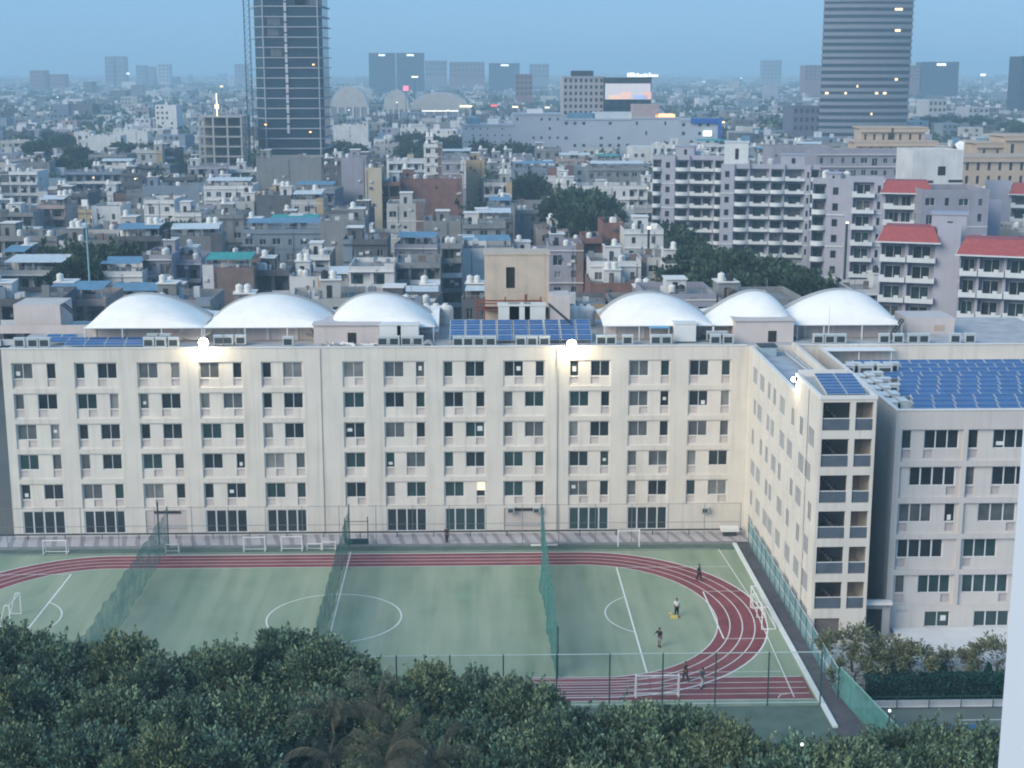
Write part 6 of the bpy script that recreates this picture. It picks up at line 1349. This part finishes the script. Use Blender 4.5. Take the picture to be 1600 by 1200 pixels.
grove('dark tree in the grove before the mall', 'grove before the mall', [(628, 218), (648, 212), (672, 216), (694, 226), (712, 218), (735, 216), (752, 226), (772, 222), (798, 228), (814, 232), (640, 232), (668, 236)], 15, 1.3)
grove('dark tree behind the white left blocks', 'trees behind the white left blocks', [(190, 226), (210, 232), (232, 228), (242, 240), (205, 246)], 14, 1.15)
grove('dark tree at the foot of the glass tower', 'trees right of the glass tower', [(512, 232), (535, 226), (556, 230)], 14, 1.2)
grove('dark tree behind the tan complex', 'trees behind the tan complex', [(1432, 190), (1455, 186), (1480, 184), (1505, 188), (1530, 186), (1555, 190), (1580, 192), (1595, 196)], 15, 1.5)
grove('round dark tree before the mall wing', None, [(898, 214)], 15, 1.3)

# ------------------------------------------------------------------ further houses: a dense town, nearest ones as things
import numpy as np
occ = np.zeros((300, 400), bool)                         # which picture cells nearer houses already cover (only to leave out hidden houses)
occ[126:, :] = True
def cells(pa, pb, t, b_): return slice(max(0, int(t / 4)), max(0, int(b_ / 4))), slice(max(0, int(pa / 4)), max(0, min(400, int(pb / 4))))
LM.sort(key=lambda q: q[4])
cand = []; y = 225.0; k = 0; RH = random.Random(11)
while y < 760:
    half = .50 * y + 25; x = -half + RH.uniform(0, 8) + y * tan(YAW)
    while x < half + y * tan(YAW):
        w = RH.uniform(8.5, 15.5); h = RH.choice([6, 8, 9.8, 11, 13, 13, 14, 16]); cand.append((y + RH.uniform(0, 6), x + w / 2, w, h)); x += w + (RH.uniform(.3, 1) if RH.random() < .75 else RH.uniform(3, 8))
    y += 15.5 + (8 if k % 2 else 1.5); k += 1
names_col = ['white', 'offwhite', 'grey', 'dark grey', 'lilac-grey', 'cream', 'brick', 'blue-grey', 'pink', 'tan']; wts = [15, 17, 24, 15, 12, 2, 4, 14, 3, 2]
ADJ = {'win': 'with small windows', 'balc': 'with balconies', 'blank': 'with a bare wall', 'mix': 'with mixed windows and balconies', 'frame': 'of open concrete bays'}
LMK = [(30, 'the left picture edge'), (95, 'the tall left trees'), (205, 'the white left blocks'), (345, 'the concrete frame'), (452, 'the glass tower'), (550, 'the tall blank grey wall'), (655, 'the brick frame'), (742, 'the yellow-tan block'), (828, 'the lone round tree'), (910, 'the broad trees'), (980, 'the middle of the mall'), (1080, 'the blue mall corner'), (1200, 'the wide lilac block'), (1350, 'the office tower'), (1450, 'the tan complex'), (1560, 'the right picture edge')]
seen_lab = {}; made = 0; li = 0; farlist = []
def blocked(x, yy, w, d): return any(x + w / 2 > a and x - w / 2 < b_ and yy + d > c and yy < e for a, b_, c, e in FOOT)
for yy, x, w, h in sorted(cand):
    d = 13
    while li < len(LM) and LM[li][4] < yy:
        q = LM[li]; occ[cells(q[0], q[1], q[2] + 8, q[3])] = True; li += 1
    if blocked(x, yy, w, d): continue
    pa, pt_ = P((x - w / 2, yy, h + 1)); pb, _ = P((x + w / 2, yy, h + 1)); _, pbt = P((x, yy, 0))
    if pb < -20 or pa > 1620: farlist.append((x, yy, w, d, h)); continue
    if any(q[4] > yy and pa < q[1] - 1 and pb > q[0] + 1 and pt_ < q[3] - 5 for q in LM): 
        bad = True
        hmax = None
        # lower the house so that its roof stays below what must remain visible behind it
        lim = max(q[3] - 4 for q in LM if q[4] > yy and pa < q[1] - 1 and pb > q[0] + 1 and pt_ < q[3] - 5)
        z = F((pa + pb) / 2, lim, yy).z - 1
        if z < 5: continue
        h = z; pt_ = lim
    sl = cells(pa, pb, pt_, pbt); sub = occ[sl]
    vis = (~sub).sum() if sub.size else 0
    if vis < 10: farlist.append((x, yy, w, d, min(h, 9.8))); continue
    rows_ = np.where((~sub).any(axis=1))[0]; pvb = (sl[0].start + rows_.max() + 1) * 4
    occ[sl] = True
    if made >= 205 or yy > 640: farlist.append((x, yy, w, d, h)); continue
    col = RH.choices(names_col, wts)[0]; style = RH.choices(['win', 'balc', 'blank', 'mix'], [5, 3, 2, 3])[0]; roof = RH.choices(['', 'blue', 'pale', 'teal'], [17, 1, 2, .3])[0]
    n = max(1, round(h / 3.2)); mid = (pa + pb) / 2
    near = min(LMK, key=lambda q: abs(q[0] - mid)); side = 'straight below' if abs(mid - near[0]) < 18 else ('left of' if mid < near[0] else 'right of')
    depth = 'close behind the hostel roof' if pt_ > 400 else 'in the near rows' if pt_ > 350 else 'in the middle rows' if pt_ > 300 else 'in the farther rows' if pt_ > 250 else 'in the far rows'
    lab = '%s %s-floor house %s%s, %s, %s %s' % (col, ('one', 'two', 'three', 'four', 'five', 'six')[min(n, 6) - 1], ADJ[style], {'': '', 'blue': ' and blue roof sheet', 'pale': ' and pale roof sheet', 'teal': ' and teal roof sheet'}[roof], depth, side, near[1])
    words_ = lab.split()
    if len(words_) > 16: lab = '%s %s-floor house%s, %s, %s %s' % (col, ('one', 'two', 'three', 'four', 'five', 'six')[min(n, 6) - 1], {'': '', 'blue': ' with blue sheet', 'pale': ' with pale sheet', 'teal': ' with teal sheet'}[roof], depth, side, near[1]); lab = ' '.join(lab.split()[:16])
    if lab in seen_lab:
        seen_lab[lab] += 1; ex = ('narrower ', 'broader ', 'taller ', 'lower ', 'plainer ', 'squat ', 'nearer ', 'more distant ')[seen_lab[lab] % 8]; lab = ex + lab; lab = ' '.join(lab.split()[:16])
        if lab in seen_lab: continue
    seen_lab[lab] = 0
    zv = F(mid, pvb, yy).z - 1.2
    house(x, yy, w, d, h, col, lab, style, max(0, zv), radians(RH.uniform(-7, 8)), roof, made + 300, 2 if yy < 430 else 1, 'house', 'houses of the dense town', 1 if RH.random() < .10 else 0)
    made += 1
# the hazy far town: thousands of roofs nobody could count
RF = random.Random(21); mats = [CITY[c] for c in ('white', 'offwhite', 'grey', 'lilac-grey', 'blue-grey', 'dark grey', 'pink')] + [DARK, BLUES]
mb = MB()
def farbox(x, y, w, d, h, m):
    rot = RF.uniform(-.25, .25); i = len(mb.v); c, s_ = cos(rot), sin(rot)
    for z in (0, h):
        for a, b_ in ((-w / 2, 0), (w / 2, 0), (w / 2, d), (-w / 2, d)): mb.v.append((x + a * c - b_ * s_, y + a * s_ + b_ * c, z))
    for q in ((0, 1, 5, 4), (1, 2, 6, 5), (3, 0, 4, 7), (4, 5, 6, 7)): mb.f.append(tuple(i + a for a in q)); mb.m.append(m)
    if y < 1500:
        for f in range(max(1, int(h / 3.2))):
            for t in range(int(w / 3)):
                if RF.random() < .6: a = -w / 2 + 3 * t + 1; z = f * 3.2 + 1; p = lambda u, zz: (x + u * c + .12 * s_, y + u * s_ - .12 * c, zz); mb.quad([p(a, z), p(a + 1.3, z), p(a + 1.3, z + 1.4), p(a, z + 1.4)], 7)
    if RF.random() < .5:
        a = RF.uniform(-w / 3, w / 3); mb.box(x + a - 1.6, x + a + 1.6, y + 3, y + 6, h, h + 2.6, RF.choice([0, 0, 1, 2, 8 if RF.random() < .3 else 0]))
    if RF.random() < .5: a = RF.uniform(-w / 3, w / 3); mb.box(x + a - .8, x + a + .8, y + 1, y + 2.4, h, h + 1.8, 0)
for x, yy, w, d, h in farlist: farbox(x, yy, w, d, h, RF.choices(range(7), [3, 4, 6, 3, 5, 5, 1])[0])
y = 765.0
while y < 6500:
    half = .37 * y; st = 15 + (y - 700) * .012; x = -half + y * tan(YAW)
    while x < half + y * tan(YAW):
        w = RF.uniform(8, 16) * (1 + (y - 700) / 4500)
        if RF.random() < .70 and not blocked(x + w / 2, y, w, st):
            h = RF.choice([6.5, 9.8, 9.8, 13, 13, 16]); 
            if RF.random() < .012: h = RF.uniform(18, 30)
            pa, pt_ = P((x, y, h + 2)); pb, _ = P((x + w, y, h + 2))
            if not any(q[4] > y and pa < q[1] and pb > q[0] and pt_ < q[3] - 3 for q in LM): farbox(x + w / 2, y + RF.uniform(0, 4), w, st * .6, h, RF.choices(range(7), [3, 4, 6, 3, 5, 6, 1])[0])
        x += w + RF.uniform(1, 9) * (1 + (y - 700) / 1500)
    y += st
tag(mb.build('far_town', mats), 'hazy sea of pale flat roofs reaching to the horizon', 'town', None, 'stuff')
mb = MB(); RT = random.Random(31)                        # far tree cover between those roofs
def clump(x, y, r, h, n, l):
    for k in range(n):
        d = Vector((RT.gauss(0, 1), RT.gauss(0, 1), abs(RT.gauss(0, 1)))).normalized(); p = Vector((x, y, h * .45)) + Vector((d.x * r, d.y * r, d.z * h * .55)) * RT.random() ** .3
        g = Vector((RT.gauss(0, 1), RT.gauss(0, 1), RT.gauss(0, 1))).normalized(); s_ = g.cross(d + Vector((.01, 0, 0))).normalized(); mb.quad([p - s_ * l * .4, p + g * l - s_ * l * .6, p + g * l * 2, p + g * l + s_ * l * .6])
y = 300.0
while y < 6000:
    half = .37 * y
    for _ in range(int(4 + half / 14)):
        x = RT.uniform(-half, half) + y * tan(YAW); h = RT.uniform(9, 15); pa, pt_ = P((x - 6, y, h)); pb, _ = P((x + 6, y, h))
        if any(q[4] > y - 20 and pa < q[1] and pb > q[0] and pt_ < q[3] for q in LM) or blocked(x, y, 6, 3): continue
        n = 1 if y < 1200 else RT.randint(1, 4)
        for j in range(n): clump(x + j * 7, y + RT.uniform(-3, 3), RT.uniform(4, 7), h, 70 if y < 900 else 34, 1.3 if y < 900 else 2.6)
    y *= 1.028
tag(mb.build('far_greenery', LEAF['far']), 'dark tree cover scattered among the far roofs', 'greenery', None, 'stuff')

# ------------------------------------------------------------------ the viewer's own building: white pillar at the right
PIL = M('pillar_paint', (0.62, 0.68, 0.76), .6, .03, .5)
mb = MB(); p = F(1604, 600, 5.25); mb.box(p.x, p.x + .55, 4.7, 5.25, 0, 58); mb.box(p.x + .02, p.x + .53, 4.68, 4.699, 0, 58)
tag(mb.build('pillar', PIL), 'white painted pillar of the viewing balcony at the right picture edge', 'pillar')

# ------------------------------------------------------------------ evening haze
HZ = bpy.data.materials.new('haze_air'); HZ.use_nodes = True; t = HZ.node_tree; t.nodes.clear()
out = t.nodes.new('ShaderNodeOutputMaterial'); pv = t.nodes.new('ShaderNodeVolumePrincipled')
pv.inputs['Color'].default_value = (0.58, 0.84, 1.0, 1); pv.inputs['Density'].default_value = 0.00037; pv.inputs['Anisotropy'].default_value = 0.0
t.links.new(pv.outputs[0], out.inputs['Volume'])
mb = MB(); mb.box(-5000, 5000, -80, 13100, -1.2, 119); o = mb.build('haze', HZ); o['kind'] = 'stuff'
